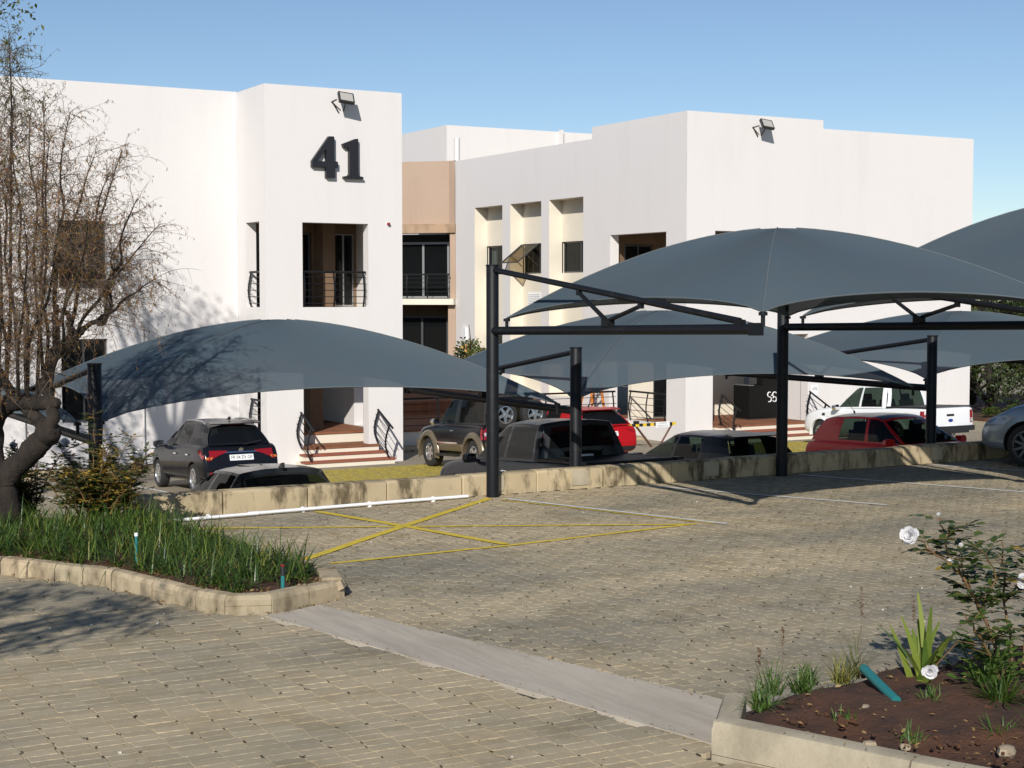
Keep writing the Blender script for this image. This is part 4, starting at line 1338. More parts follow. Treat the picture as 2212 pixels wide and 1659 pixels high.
    def mirrors(s, y, z, mt=None):
        p = s.sp["W"]/2
        for sx in (-1, 1):
            q = MB(); M = Matrix.Translation((sx*(p+.09), y, z)) @ Matrix.Rotation(R(-sx*12), 4, 'Z')
            pts = [(-.11,-.07),(.07,-.075),(.115,-.02),(.10,.055),(.02,.085),(-.09,.075)]
            q.prism([(a*sx, b) for a, b in pts], lambda a, b, d: M @ V((a, d, b)), -.05, .07)
            q.bar(V((sx*(p-.10), y-.01, z-.06)), V((sx*(p+.02), y, z-.04)), .05, .05)
            o = s.part(q, "mirror", mt or s.paint, smooth=30)
            q = MB(); q.prism([(a*sx*.85, b*.82) for a, b in pts], lambda a, b, d: M @ V((a, d, b)), -.056, -.052); s.part(q, "mirror_glass", CHROME, o, smooth=None)
    def handles(s, ys, z, mt=None):
        for y in ys:
            for sx in (-1, 1):
                s.rect(y-.09, y+.09, z-.014, z+.014, 's', sx, "door_handle", mt or s.paint, 4, 1, off=.028)
    def seams(s, segs):
        """dark shut lines on both flanks"""
        for (y0, z0, y1, z1) in segs:
            for sx in (-1, 1):
                n = 8; dy, dz = (y1-y0), (z1-z0); L = math.hypot(dy, dz); nx, nz = -dz/L*.004, dy/L*.004
                s.patch([[(y0+dy*k/n+nx*j, z0+dz*k/n+nz*j) for k in range(n+1)] for j in (-1, 1)], 's', sx, "door_seam", INK, off=.0012)
    def plate(s, z, axis, txt=None, w=.52, h=.12, tw=None, tx=0.):
        o = s.rect(-w/2, w/2, z-h/2, z+h/2, axis, 0, "number_plate", PLATE, 2, 1, off=.014)
        if txt and o:
            v = [q.co for q in o[0].data.vertices]
            yy = min(q.y for q in v) if axis == 'r' else max(q.y for q in v)
            # lettering lies on the plate's own slope
            lo = [q for q in v if q.z < z]; hi = [q for q in v if q.z > z]
            pick = min if axis == 'r' else max
            y0, y1 = pick(q.y for q in lo), pick(q.y for q in hi)
            ang = math.atan2(y1-y0, h)
            M = Matrix.Translation((tx, (y0+y1)/2-.004, z)) @ Matrix.Rotation(R(90)-ang, 4, 'X')
            t = text_mesh("lettering", txt, h*.86, M, INK, None, tw or w*.88); t.parent = o[0]
    def rails(s, y0, y1, x, z, mt=SILVERALU):
        for sx in (-1, 1):
            q = MB(); q.tube([(sx*x*.98, y0, z-.05), (sx*x, y0-.10, z+.01), (sx*x*1.01, (y0+y1)/2, z+.03), (sx*x, y1+.10, z+.0), (sx*x*.97, y1, z-.06)], .022, 8)
            s.part(q, "roof_rail", mt)
    def antenna(s, y, z):
        q = MB(); q.prism([(y-.05,z),(y+.10,z),(y+.0,z+.07),(y-.05,z+.075)], lambda a, b, d: (d, a, b), -.02, .02); s.part(q, "antenna_fin", s.paint)
    def rod(s, x, y, z, h=.3, lean=-.2):
        q = MB(); q.tube([(x,y,z),(x,y+lean*.1,z+.05)], .018, 8); q.tube([(x,y+lean*.1,z+.04),(x,y+lean,z+h)], .005, 5); s.part(q, "rod_antenna", PLASTIC)

def hatch(L, W, H, wb, fo, belt, hood1, hood2, wr, ya, gc=.20, rim=.21, rake=.34, roofend=.55, rear=0., **k):
    yr, yf = -L/2, L/2
    yfa = yf - fo; yra = yfa - wb
    st = [(yr, .44, .58, .80, 0), (yr+.03, .36, .64, .90, 0), (yr+.07, .30, .76+rear, .945, 0), (yr+.13, .27, .93+rear*.5, .965, 0), (yr+.22, .25, belt-.02, .978, 0), (yr+.45, gc+.03, belt+.01, .99, 0),
          (yra+.4, gc, belt+.01, 1.0, 0), (-.1, gc, belt-.005, 1.0, 0), (ya-.3, gc, belt-.02, 1.0, .0), (ya, gc, belt-.035, 1.0, .015), (ya+.22, gc, hood1, .995, .035), ((ya+yf)/2+.05, gc, (hood1+hood2)/2+.01, .985, .045),
          (yf-.42, gc+.02, hood2, .955, .04), (yf-.20, gc+.03, hood2-.07, .90, .03), (yf-.07, gc+.05, hood2-.17, .82, .015), (yf, gc+.11, hood2-.27, .72, 0)]
    p = W/2
    gh = [(ya, belt-.04, .895*p, ya-.80, H-.115, .655*p), (ya-1.05, belt-.02, .905*p, ya-1.12, H-.062, .685*p), (ya-1.92, belt, .90*p, ya-1.88, H-.065, .68*p), (yr+.20, belt-.0, .845*p, yr+roofend, H-.125, .635*p)]
    d = dict(L=L, W=W, H=H, st=st, gh=gh, panes=(1, 1, 0), wr=wr, rim=rim, yf_ax=yfa, yr_ax=yra, belt=belt)
    d.update(k)
    return d

SL = -.05                                        # the lower lot's fall, as pitch of a car facing the offices
# 1 --- dark compact SUV, seen from behind
DK = paint("dark_grey_metallic", (.008, .009, .013), .0, .14, .0, .20)
sp = hatch(4.3, 1.78, 1.62, 2.61, .87, 1.03, 1.01, .90, .335, 1.0, rake=.36, roofend=.50, rear=.04, glass=GLASSPRIV, rglass=GLASSPRIV, gc=.24, rim=.225)
pp_ = .89
sp["gh"] = [(1.0,.99,.885*pp_,.15,1.50,.645*pp_),(-.08,1.01,.90*pp_,-.15,1.555,.675*pp_),(-.92,1.06,.885*pp_,-.92,1.55,.665*pp_),(-1.93,1.075,.80*pp_,-1.58,1.455,.60*pp_)]
sp["rear_t"] = [0,.10,.35,.65,.90,1]
for i_, z_ in ((3,.99),(4,1.06),(5,1.095),(6,1.09),(7,1.04),(8,1.02)): sp["st"][i_] = (*sp["st"][i_][:2], z_, *sp["st"][i_][3:])
c = Car("compact_suv", "dark grey compact SUV with bright alloy wheels parked against the left wing", "car", sp, 11.55, 34.35, lot_z(34.35), 0, SL, DK, rimmat=ALLOY)
yr = -2.15
c.mirrors(.78, 1.05); c.handles((-.15, -1.02), .86, CHROME); c.rails(.0, -1.35, .565, 1.575); c.antenna(-1.32, 1.60)
c.seams([(.02,.38,.0,1.0), (-.88,.45,-.92,1.02), (.93,.42,.86,.98)])
c.patch([[(.30,.955),(.55,.965),(.72,.97),(.86,.97)],[(.34,.915),(.55,.90),(.72,.885),(.875,.88)],[(.50,.865),(.62,.83),(.74,.80),(.88,.80)],[(.64,.80),(.70,.765),(.76,.74),(.86,.75)]], 'r', 0, "tail_light", REDLENS, both=True, off=.012)
for sx in (-1, 1):
    c.patch([[(-2.02,.96),(-1.90,.965),(-1.72,.965)],[(-2.03,.88),(-1.92,.87),(-1.80,.90)],[(-2.03,.79),(-1.97,.79),(-1.92,.82)]], 's', sx, "tail_light", REDLENS, off=.010)
c.patch([[(.66,.83),(.80,.82)],[(.68,.775),(.82,.775)]], 'r', 0, "indicator", AMBER, both=True, off=.016)
c.plate(.80, 'r', "FR 04 ZV GP", .54, .125)
c.rect(-.40, .40, .905, .93, 'r', 0, "chrome_strip", CHROME, 6, 1, off=.012)
q = MB(); q.lathe([(.0,.012),(.055,.012),(.055,0)], 16, Matrix.Translation((0,yr+.115,.965)) @ Matrix.Rotation(R(112),4,'X')); c.part(q, "badge", CHROME)
c.rect(-.80, .80, .33, .50, 'r', 0, "rear_bumper_trim", PLASTIC, 12, 3, off=.016)
for sx in (-1, 1):
    c.rect(-1.02, 1.02, .25, .33, 's', sx, "sill_trim", PLASTIC, 10, 1, off=.014)
    c.rect(sx*.62-.13, sx*.62+.13, .46, .50, 'r', 0, "reflector", REDLENS, 3, 1, off=.024)
q = MB(); q.bar((.05,-2.06,1.08),(.48,-2.0,1.15),.02,.014); c.part(q, "rear_wiper", PLASTIC)
q = MB(); q.box(-.16,.16,-1.70,-1.60,1.505,1.535); c.part(q, "brake_light", REDLENS, smooth=None)
q = MB(); q.prism([(-1.50,1.585),(-1.76,1.535),(-1.75,1.515),(-1.50,1.55)], lambda a, b, d: (d, a, b), -.58, .58); c.part(q, "rear_spoiler", DK)
c.rect(-.6, .6, .62, .74, 'f', 0, "grille", PLASTIC, 8, 2)
c.patch([[(.42,.70),(.60,.71),(.78,.72)],[(.42,.79),(.60,.82),(.76,.84)]], 'f', 0, "headlight", CLEARLENS, both=True, off=.01)

# 2 --- grey sedan, only its roof shows above the wall
GS = paint("slate_grey_metallic", (.030, .031, .032), .2, .22, .15, .3)
def sedan(L, W, H, wb, fo, belt, hood1, hood2, wr, ya, **k):
    d = hatch(L, W, H, wb, fo, belt, hood1, hood2, wr, ya, **k)
    yr, yf, p = -L/2, L/2, W/2
    d["st"][0:6] = [(yr,.42,.60,.80,0),(yr+.04,.34,.70,.90,0),(yr+.09,.28,.90,.94,.01),(yr+.18,.25,belt+.01,.955,.03),(yr+.45,.22,belt+.03,.975,.03),(yr+.8,.2,belt+.02,.99,.02)]
    d["gh"] = [(ya, belt-.04, .895*p, ya-.85, H-.11, .64*p), (ya-1.05, belt-.02, .905*p, ya-1.2, H-.06, .665*p), (ya-1.95, belt, .90*p, ya-1.95, H-.07, .655*p), (yr+.72, belt+.02, .80*p, yr+1.32, H-.13, .60*p)]
    d["panes"] = (1, 1, 0)
    return d
sp = sedan(4.6, 1.82, 1.43, 2.8, .8, .96, .94, .80, .33, .95, rim=.225)
c = Car("sedan", "slate grey sedan with only roof and windows above the concrete blocks", "car", sp, 7.66, 20.80, lot_z(20.8)-.06, 0, SL, GS)
c.mirrors(.72, .96); c.handles((-.2, -1.1), .80); c.seams([(-.1,.3,-.12,.94)])
c.antenna(-1.05, 1.415)
c.rect(-.30,.30, .88,.93, 'r', 0, "boot_lip", GS, 6, 1, off=.01)
c.rect(.45,.85, .74,.88, 'r', 0, "tail_light", REDLENS, 4, 2, both=True)
c.plate(.72, 'r'); c.rect(-.5,.5,.45,.62,'f',0,"grille",PLASTIC,6,2)
c.patch([[(.42,.60),(.60,.61),(.74,.62)],[(.42,.68),(.60,.71),(.72,.72)]], 'f', 0, "headlight", CLEARLENS, both=True, off=.01)
q = MB(); q.box(-.28,-.02,-.50,-.05,1.415,1.43); c.part(q, "sunroof", GLASSPRIV, smooth=None)

# pickups
def pickup(L, W, H, wb, fo, belt, hood1, hood2, wr, ya, yc, gc=.30, **k):
    yr, yf, p = -L/2, L/2, W/2
    yfa = yf-fo; yra = yfa-wb
    st = [(yr,.55,belt-.02,.90,0),(yr+.02,.50,belt+.0,.955,0),(yr+.08,.46,belt+.02,.975,0),(yr+.35,.42,belt+.03,.985,0),(yra,.40,belt+.03,.99,0),(yc-.25,gc+.06,belt+.02,.99,0),
          (yc+.1,gc,belt,.99,0),(-.0,gc,belt-.01,.99,0),(ya-.3,gc,belt-.015,.99,0),(ya,gc,belt-.02,.99,.015),(ya+.25,gc,hood1,.985,.04),((ya+yf)/2,gc,(hood1+hood2)/2+.02,.98,.05),
          (yf-.40,gc+.02,hood2,.96,.045),(yf-.18,gc+.04,hood2-.08,.92,.03),(yf-.06,gc+.06,hood2-.24,.87,.01),(yf,gc+.12,hood2-.36,.80,0)]
    gh = [(ya, belt-.03, .88*p, ya-.78, H-.105, .675*p), (ya-1.02, belt-.01, .89*p, ya-1.06, H-.055, .70*p), (yc+.12, belt, .885*p, yc+.22, H-.06, .695*p), (yc, belt, .87*p, yc+.12, H-.085, .66*p)]
    d = dict(L=L, W=W, H=H, st=st, gh=gh, panes=(1,1,0), wr=wr, rim=.235, tw=.255, yf_ax=yfa, yr_ax=yra, belt=belt, rsb=.02, wsb=.14, rcols=(2, 6))
    d.update(k); return d
def dress_pickup(c, yc, cover):
    sp = c.sp; yr = -sp["L"]/2; b = sp["belt"]; p = sp["W"]/2
    q = MB(); q.box(-p*.80, p*.80, yr+.10, yc-.02, b+.0, b+.055); c.part(q, "bed_cover", cover, smooth=None)
    for sx in (-1, 1):
        q = MB(); q.box(sx*p*.80 if sx > 0 else -p*.93, p*.93 if sx > 0 else -p*.80, yr+.04, yc-.04, b+.018, b+.06); c.part(q, "bed_rail", PLASTIC, smooth=None)
    q = MB(); q.box(-p*.86, p*.86, yr-.12, yr+.10, .50, .64); q.box(-p*.6, p*.6, yr-.14, yr-.0, .44, .52); c.part(q, "rear_bumper", PLASTIC, smooth=None)
    c.rect(-.14,.14, b-.22,b-.16, 'r', 0, "tailgate_handle", PLASTIC, 3, 1, off=.012)
    c.rect(.80*p,.955*p, b-.42,b-.06, 'r', 0, "tail_light", REDLENS, 3, 3, both=True, off=.012)
    for sx in (-1, 1):
        c.rect(yr+.03, yr+.24, b-.42, b-.06, 's', sx, "tail_light", REDLENS, 2, 3, off=.008)
        c.rect(sx*.87*p-.05, sx*.87*p+.05, b-.40, b-.29, 'r', 0, "reversing_light", CLEARLENS, 2, 1, off=.018)
        for ya in c.axles:                      # wheel-arch lips
            wr = sp["wr"]; q = MB(); prev = None; rows = []
            for k in range(15):
                a = R(-8 + 196*k/14)
                rows.append([(sx*(p*.99+o), ya+(wr+r)*math.cos(a), wr*.98+(wr+r)*math.sin(a)) for r, o in ((.045,-.06),(.05,.022),(.10,.02),(.115,-.03))])
            q.grid(rows); c.part(q, "wheel_arch", sp.get("archmat") or c.paint, smooth=60)
# 3 --- dark grey double cab at the wall
AM = paint("graphite_metallic", (.045, .047, .052), .2, .32, .12, .28)
sp = pickup(5.2, 1.94, 1.80, 3.1, .9, 1.16, 1.13, 1.02, .38, 1.08, -1.02, glass=GLASSPRIV, rglass=GLASSPRIV)
c = Car("pickup_truck", "dark grey double-cab pickup with covered bed, tail towards the concrete blocks", "pickup", sp, 13.42, 22.25, lot_z(22.25)-.05, 0, SL, AM)
dress_pickup(c, -1.02, PLASTIC); c.mirrors(.90, 1.16, PLASTIC); c.handles((-.10, -.92), .98, CHROME)
c.seams([(.06,.42,.04,1.13), (-.82,.42,-.86,1.14), (.98,.45,.96,1.12)])
q = MB(); q.box(-.30,.02,-1.32,-1.16,1.235,1.265); c.part(q, "bed_light", PAPER, smooth=None)
c.rect(-.55,.55,.72,.88,'f',0,"grille",PLASTIC,6,2); c.plate(.80,'r')

# 4 --- black and bronze short four-wheel drive with twin spare wheels
BK = paint("black_gloss", (.008, .008, .010), .0, .22, .1, .25)
BZ = paint("bronze_metallic", (.17, .14, .095), .5, .35)
L, W, H = 3.85, 1.88, 1.88
yr, yf, p = -L/2, L/2, W/2; ya = .70; b = 1.17
st = [(yr,.55,.78,.90,0),(yr+.02,.48,.90,.95,0),(yr+.05,.42,1.08,.97,0),(yr+.10,.40,b-.01,.98,0),(yr+.3,.38,b,.99,0),(yr+.6,.36,b,1,0),(-.8,.36,b,1,0),(-.3,.36,b,1,0),(.3,.36,b-.005,1,0),(ya,.36,b-.02,1,.01),(ya+.25,.36,1.15,.985,.03),(1.35,.38,1.10,.975,.04),(yf-.3,.40,1.06,.96,.04),(yf-.12,.42,.98,.93,.02),(yf-.03,.46,.84,.88,.01),(yf,.5,.74,.82,0)]
gh = [(ya,b-.03,.87*p,ya-.55,H-.085,.73*p),(ya-.98,b-.01,.88*p,ya-1.0,H-.05,.745*p),(ya-1.06,b-.01,.88*p,ya-1.08,H-.05,.745*p),(yr+.08,b,.86*p,yr+.22,H-.07,.72*p)]
sp = dict(L=L,W=W,H=H,st=st,gh=gh,panes=(1,0,1),wr=.40,rim=.23,tw=.27,yf_ax=yf-.78,yr_ax=yf-.78-2.5,belt=b,rsb=.03,wsb=.10,pillar=.09,seats=((-.85,.25),))
c = Car("four_wheel_drive", "black and bronze four-wheel drive with roof rack and twin spare wheels", "car", sp, 19.40, 35.85, lot_z(35.85), 0, SL, BK)
c.mirrors(.52, 1.22, CHROME); c.handles((-.25,), 1.0, CHROME); c.seams([(-.30,.45,-.30,1.14),(.66,.5,.62,1.13)])
for sx in (-1, 1):
    for ya_ in c.axles:
        wr = .40; rows = []
        for k in range(17):
            a = R(-14 + 208*k/16)
            rows.append([(sx*(p+o), ya_+(wr+r)*math.cos(a), wr*.98+(wr+r)*math.sin(a)) for r, o in ((.045,-.07),(.05,.055),(.10,.06),(.19,.012),(.20,-.03))])
        q = MB(); q.grid(rows); c.part(q, "fender_flare", BZ, smooth=60)
    c.rect(-1.0, 1.0, .38, .66, 's', sx, "side_cladding", BZ, 8, 3, off=.03)
    c.rect(-.55, .60, .66, .70, 's', sx, "chrome_strip", CHROME, 6, 1, off=.034)
    q = MB(); q.box(sx*p-.10 if sx > 0 else -p-.05, p+.05 if sx > 0 else -p+.10, -.50, .72, .33, .39); c.part(q, "side_step", PLASTIC, smooth=None)
    c.rect(sx*.78-.11, sx*.78+.11, .80, 1.12, 'r', 0, "tail_light", REDLENS, 2, 3, off=.02)
    c.rect(sx*.78-.10, sx*.78+.10, .90, .98, 'r', 0, "reversing_light", CLEARLENS, 2, 1, off=.028)
    c.rect(yr+.02, yr+.16, .80, 1.12, 's', sx, "tail_light", REDLENS, 2, 3, off=.012)
    q = MB(); q.box(sx*.70-.03, sx*.70+.03, -1.55, .05, H+.03, H+.07); c.part(q, "rack_rail", PLASTIC, smooth=None)
for k in range(6):
    q = MB(); q.box(-.72,.72,-1.50+k*.3,-1.46+k*.3,H+.02,H+.06); c.part(q, "rack_bar", PLASTIC, smooth=None)
q = MB(); q.box(-p*.93, p*.93, yr-.12, yr+.12, .46, .74); c.part(q, "rear_bumper", BZ, smooth=None)
q = MB(); q.box(-p*.9, p*.9, yf-.12, yf+.10, .46, .72); c.part(q, "front_bumper", BZ, smooth=None)
ms = wheel_meshes(.36, .25, .22, 5, ALLOY)
for k, sx in enumerate((-.42, .44)):
    o = bpy.data.objects.new("spare_wheel", ms[0]); link(o); o.parent = c.t; o.location = (sx, yr-.16, 1.42); o.rotation_euler = (0, 0, R(-90))
    for nm, m2 in (("rim", ms[1]), ("wheel_backing", ms[2])):
        q = bpy.data.objects.new(nm, m2); link(q); q.parent = o
q = MB(); q.box(-.75,.75,yr-.06,yr+.02,1.02,1.10); q.box(-.46,-.38,yr-.10,yr-.02,1.05,1.5); q.box(.40,.48,yr-.10,yr-.02,1.05,1.5); c.part(q, "wheel_carrier", PLASTIC, smooth=None)
q = MB(); q.lathe([(0,.004),(.10,.004),(.10,0)], 18, Matrix.Translation((.55,yr+.185,1.60)) @ Matrix.Rotation(R(83),4,'X')); st_ = c.part(q, "sticker", PAPER)
t_ = text_mesh("lettering", "ZA", .11, Matrix.Translation((.55,yr+.176,1.60)) @ Matrix.Rotation(R(84),4,'X'), INK, None, .12); t_.parent = st_
c.rect(-.5,.5,.80,.98,'f',0,"grille",PLASTIC,6,2); c.patch([[(.50,.82),(.72,.82)],[(.50,.98),(.72,.98)]],'f',0,"headlight",CLEARLENS,both=True)

# 5 --- red hatchback beside it
RD = paint("deep_red_metallic", (.38, .007, .010), .0, .3, .12, .22)
sp = hatch(4.36, 1.82, 1.49, 2.65, .88, .99, .96, .82, .325, 1.05, roofend=.62, rear=.06, glass=GLASSPRIV, rglass=GLASSPRIV, gc=.2, rim=.22)
c = Car("red_hatchback", "deep red hatchback with dark rear window parked below the terrace", "car", sp, 22.45, 36.35, lot_z(36.35), 0, SL, RD)
c.mirrors(.80, 1.0); c.handles((-.1,-.98), .82); c.seams([(.05,.3,.0,.96),(-.85,.4,-.9,.98)])
c.patch([[(.44,.98),(.62,.985),(.80,.985)],[(.52,.90),(.68,.88),(.84,.87)],[(.64,.83),(.74,.81),(.85,.80)]], 'r', 0, "tail_light", REDLENS, both=True, off=.012)
for sx in (-1, 1): c.patch([[(-2.0,.975),(-1.75,.975)],[(-2.0,.80),(-1.86,.83)]], 's', sx, "tail_light", REDLENS, off=.01)
c.plate(.78, 'r', "GP", .52, .12, .14, .15)
q = MB(); q.lathe([(.0,.01),(.075,.01),(.075,0)], 16, Matrix.Translation((0,-2.06,.93)) @ Matrix.Rotation(R(105),4,'X') @ Matrix.Diagonal((1,.5,1,1))); c.part(q, "badge", mat("blue_badge", (.02,.05,.25), .2))
q = MB(); q.prism([(-1.48,1.47),(-1.78,1.42),(-1.76,1.40),(-1.48,1.43)], lambda a, b_, d: (d, a, b_), -.58, .58); c.part(q, "rear_spoiler", RD)
c.rect(-.78,.78,.32,.44,'r',0,"rear_bumper_trim",PLASTIC,10,2,off=.014); c.rod(-.15,-1.3,1.48,.28,-.25)
c.rect(-.55,.55,.45,.62,'f',0,"grille",PLASTIC,6,2); c.patch([[(.45,.66),(.75,.68)],[(.45,.74),(.72,.78)]],'f',0,"headlight",CLEARLENS,both=True)

# 6 --- black-roofed small hatch under the middle lower net
BG = paint("charcoal_metallic", (.022, .023, .024), .1, .28, .1, .25)
sp = hatch(4.0, 1.74, 1.46, 2.53, .83, .97, .94, .81, .315, .98, roofend=.52, rear=.05, gc=.19, rim=.2)
c = Car("charcoal_hatchback", "charcoal hatchback under the middle lower net, half hidden by concrete blocks", "car", sp, 17.15, 23.00, lot_z(23.0)-.07, 0, SL, BG)
c.mirrors(.74, .98); c.handles((-.1,-.95), .80); c.seams([(.0,.3,-.05,.94),(-.85,.4,-.9,.96)])
c.rect(.55,.80,.78,.95,'r',0,"tail_light",REDLENS,3,2,both=True,off=.012); c.plate(.72,'r')
q = MB(); q.prism([(-1.42,1.44),(-1.64,1.40),(-1.62,1.38),(-1.42,1.40)], lambda a, b_, d: (d, a, b_), -.55, .55); c.part(q, "rear_spoiler", BG)
c.rect(-.5,.5,.45,.6,'f',0,"grille",PLASTIC,6,2); c.patch([[(.42,.64),(.7,.66)],[(.42,.72),(.68,.76)]],'f',0,"headlight",CLEARLENS,both=True)

# 7 --- small bright red hatch facing the wall
R2 = paint("signal_red", (.62, .010, .008), .0, .3, .12, .22)
sp = hatch(3.94, 1.70, 1.53, 2.49, .80, .99, .97, .84, .315, .95, roofend=.45, rear=.05, gc=.2, rim=.21)
c = Car("small_red_hatchback", "bright red small hatchback with black roof facing the concrete blocks", "car", {**sp, "roofmat": BG}, 21.75, 22.75, lot_z(22.75), math.pi, -SL, R2)
c.mirrors(.72, 1.0); c.handles((-.1,-.95), .82); c.seams([(.0,.3,-.05,.95),(-.85,.4,-.9,.97)])
c.rect(.55,.78,.80,1.0,'r',0,"tail_light",REDLENS,3,2,both=True,off=.012); c.plate(.72,'r'); c.rod(.0,-1.25,1.51,.3,-.25)
c.rect(-.5,.5,.45,.62,'f',0,"grille",PLASTIC,6,2); c.patch([[(.42,.66),(.72,.68)],[(.42,.76),(.68,.80)]],'f',0,"headlight",CLEARLENS,both=True)

# 8 --- white double cab
WT = paint("white_gloss", (.78, .79, .80), .0, .25)
sp = pickup(5.35, 1.90, 1.84, 3.2, .92, 1.14, 1.12, 1.02, .38, 1.12, -1.00, archmat=WT)
c = Car("white_pickup", "white double-cab pickup with black bed cover below the right wing", "pickup", sp, 32.25, 34.4, lot_z(34.4), 0, SL, WT)
dress_pickup(c, -1.00, mat("grey_vinyl", (.06,.06,.062), .7)); c.mirrors(.92, 1.16, CHROME); c.handles((-.10,-.92), .98, PLASTIC)
c.seams([(.08,.42,.06,1.1), (-.82,.42,-.86,1.12), (1.0,.45,.98,1.1)])
q = MB(); q.lathe([(.0,.01),(.09,.01),(.09,0)], 18, Matrix.Translation((0,-2.68,.80)) @ Matrix.Rotation(R(90),4,'X') @ Matrix.Diagonal((1,.48,1,1))); c.part(q, "badge", mat("blue_badge", (.02,.05,.25), .2))
c.rect(-.55,.55,.70,.88,'f',0,"grille",PLASTIC,6,2); c.plate(.585,'r'); c.rect(1.55,1.68,.90,.98,'s',-1,"side_vent",PLASTIC,2,1)
q = MB(); q.box(-p*.74,p*.74,-.95,.25,1.835,1.855); c.part(q, "roof_panel", WT, smooth=None)

# 9 --- silver hatch on the upper level, only its nose in view
SV = paint("silver_blue_metallic", (.30, .36, .41), .55, .26)
sp = hatch(4.15, 1.78, 1.52, 2.6, .85, 1.0, .98, .80, .335, .95, roofend=.5, gc=.19, rim=.235, spokes=10)
hd = math.atan2(.36, 1.0)
fl = V((18.42, 16.52)); loc = V((-.79, 2.075-.85)); ca, sa = math.cos(hd), math.sin(hd)
ox = fl.x - (loc.x*ca - loc.y*sa); oy = fl.y - (loc.x*sa + loc.y*ca)
c = Car("silver_hatchback", "silver blue hatchback on the upper level with many-spoked dark wheel", "car", sp, ox, oy, 0, hd, 0, SV, rimmat=mat("dark_alloy", (.16,.165,.17), .35, .8))
c.mirrors(.72, 1.0); c.handles((-.1,-.95), .82); c.seams([(.0,.3,-.05,.95),(.93,.4,.9,.96)])
c.patch([[(.36,.60),(.55,.61),(.75,.63)],[(.40,.69),(.58,.72),(.74,.75)],[(.46,.74),(.60,.78),(.71,.80)]],'f',0,"headlight",CLEARLENS,both=True,off=.012)
for sx in (-1, 1): c.patch([[(1.60,.64),(1.80,.64),(1.93,.63)],[(1.48,.74),(1.68,.745),(1.84,.72)],[(1.42,.78),(1.55,.785),(1.68,.77)]],'s',sx,"headlight",CLEARLENS,off=.008)
c.rect(-.5,.5,.42,.56,'f',0,"grille",PLASTIC,6,2); c.rect(.5,.72,.33,.42,'f',0,"fog_light",CLEARLENS,2,1,both=True); c.plate(.5,'f')
c.rect(.55,.78,.80,1.0,'r',0,"tail_light",REDLENS,3,2,both=True,off=.012)
# ------------------------------------------------------------------ vegetation
LIMBS = [
[(3.49,17.08,-0.05,0.170),(3.47,17.11,0.21,0.150),(3.44,17.14,0.46,0.145),(3.43,17.16,0.63,0.140)],
[(3.43,17.16,0.63,0.140),(3.59,17.08,0.79,0.125),(3.73,16.90,0.98,0.120),(3.83,16.80,1.12,0.125),(3.87,16.72,1.18,0.080)],
[(3.45,17.15,0.56,0.130),(3.38,17.32,0.85,0.120),(3.39,17.39,1.19,0.115),(3.48,17.30,1.40,0.110),(3.61,17.11,1.47,0.100),(3.76,16.91,1.46,0.085),(3.90,16.72,1.46,0.050)],
[(3.84,16.79,1.16,0.100),(3.75,16.91,1.29,0.075),(3.64,17.21,1.46,0.062),(3.55,17.44,1.63,0.055),(3.48,17.67,1.84,0.050)],
[(3.85,16.73,1.20,0.075),(3.88,16.72,1.35,0.066),(3.87,16.80,1.51,0.060),(3.83,16.88,1.65,0.055),(3.88,16.87,1.81,0.055),(3.94,16.78,1.98,0.055),(4.04,16.68,2.12,0.055),(4.11,16.59,2.19,0.050)],
[(4.11,16.59,2.19,0.045),(4.06,16.68,2.28,0.033),(4.08,16.73,2.36,0.028),(4.05,16.81,2.42,0.026),(3.97,16.86,2.46,0.020)],
[(4.11,16.59,2.19,0.040),(4.18,16.44,2.27,0.030),(4.25,16.35,2.33,0.026),(4.30,16.26,2.31,0.022)],
[(3.93,16.79,1.96,0.045),(3.97,16.90,2.20,0.040),(3.98,16.97,2.50,0.035)],
]
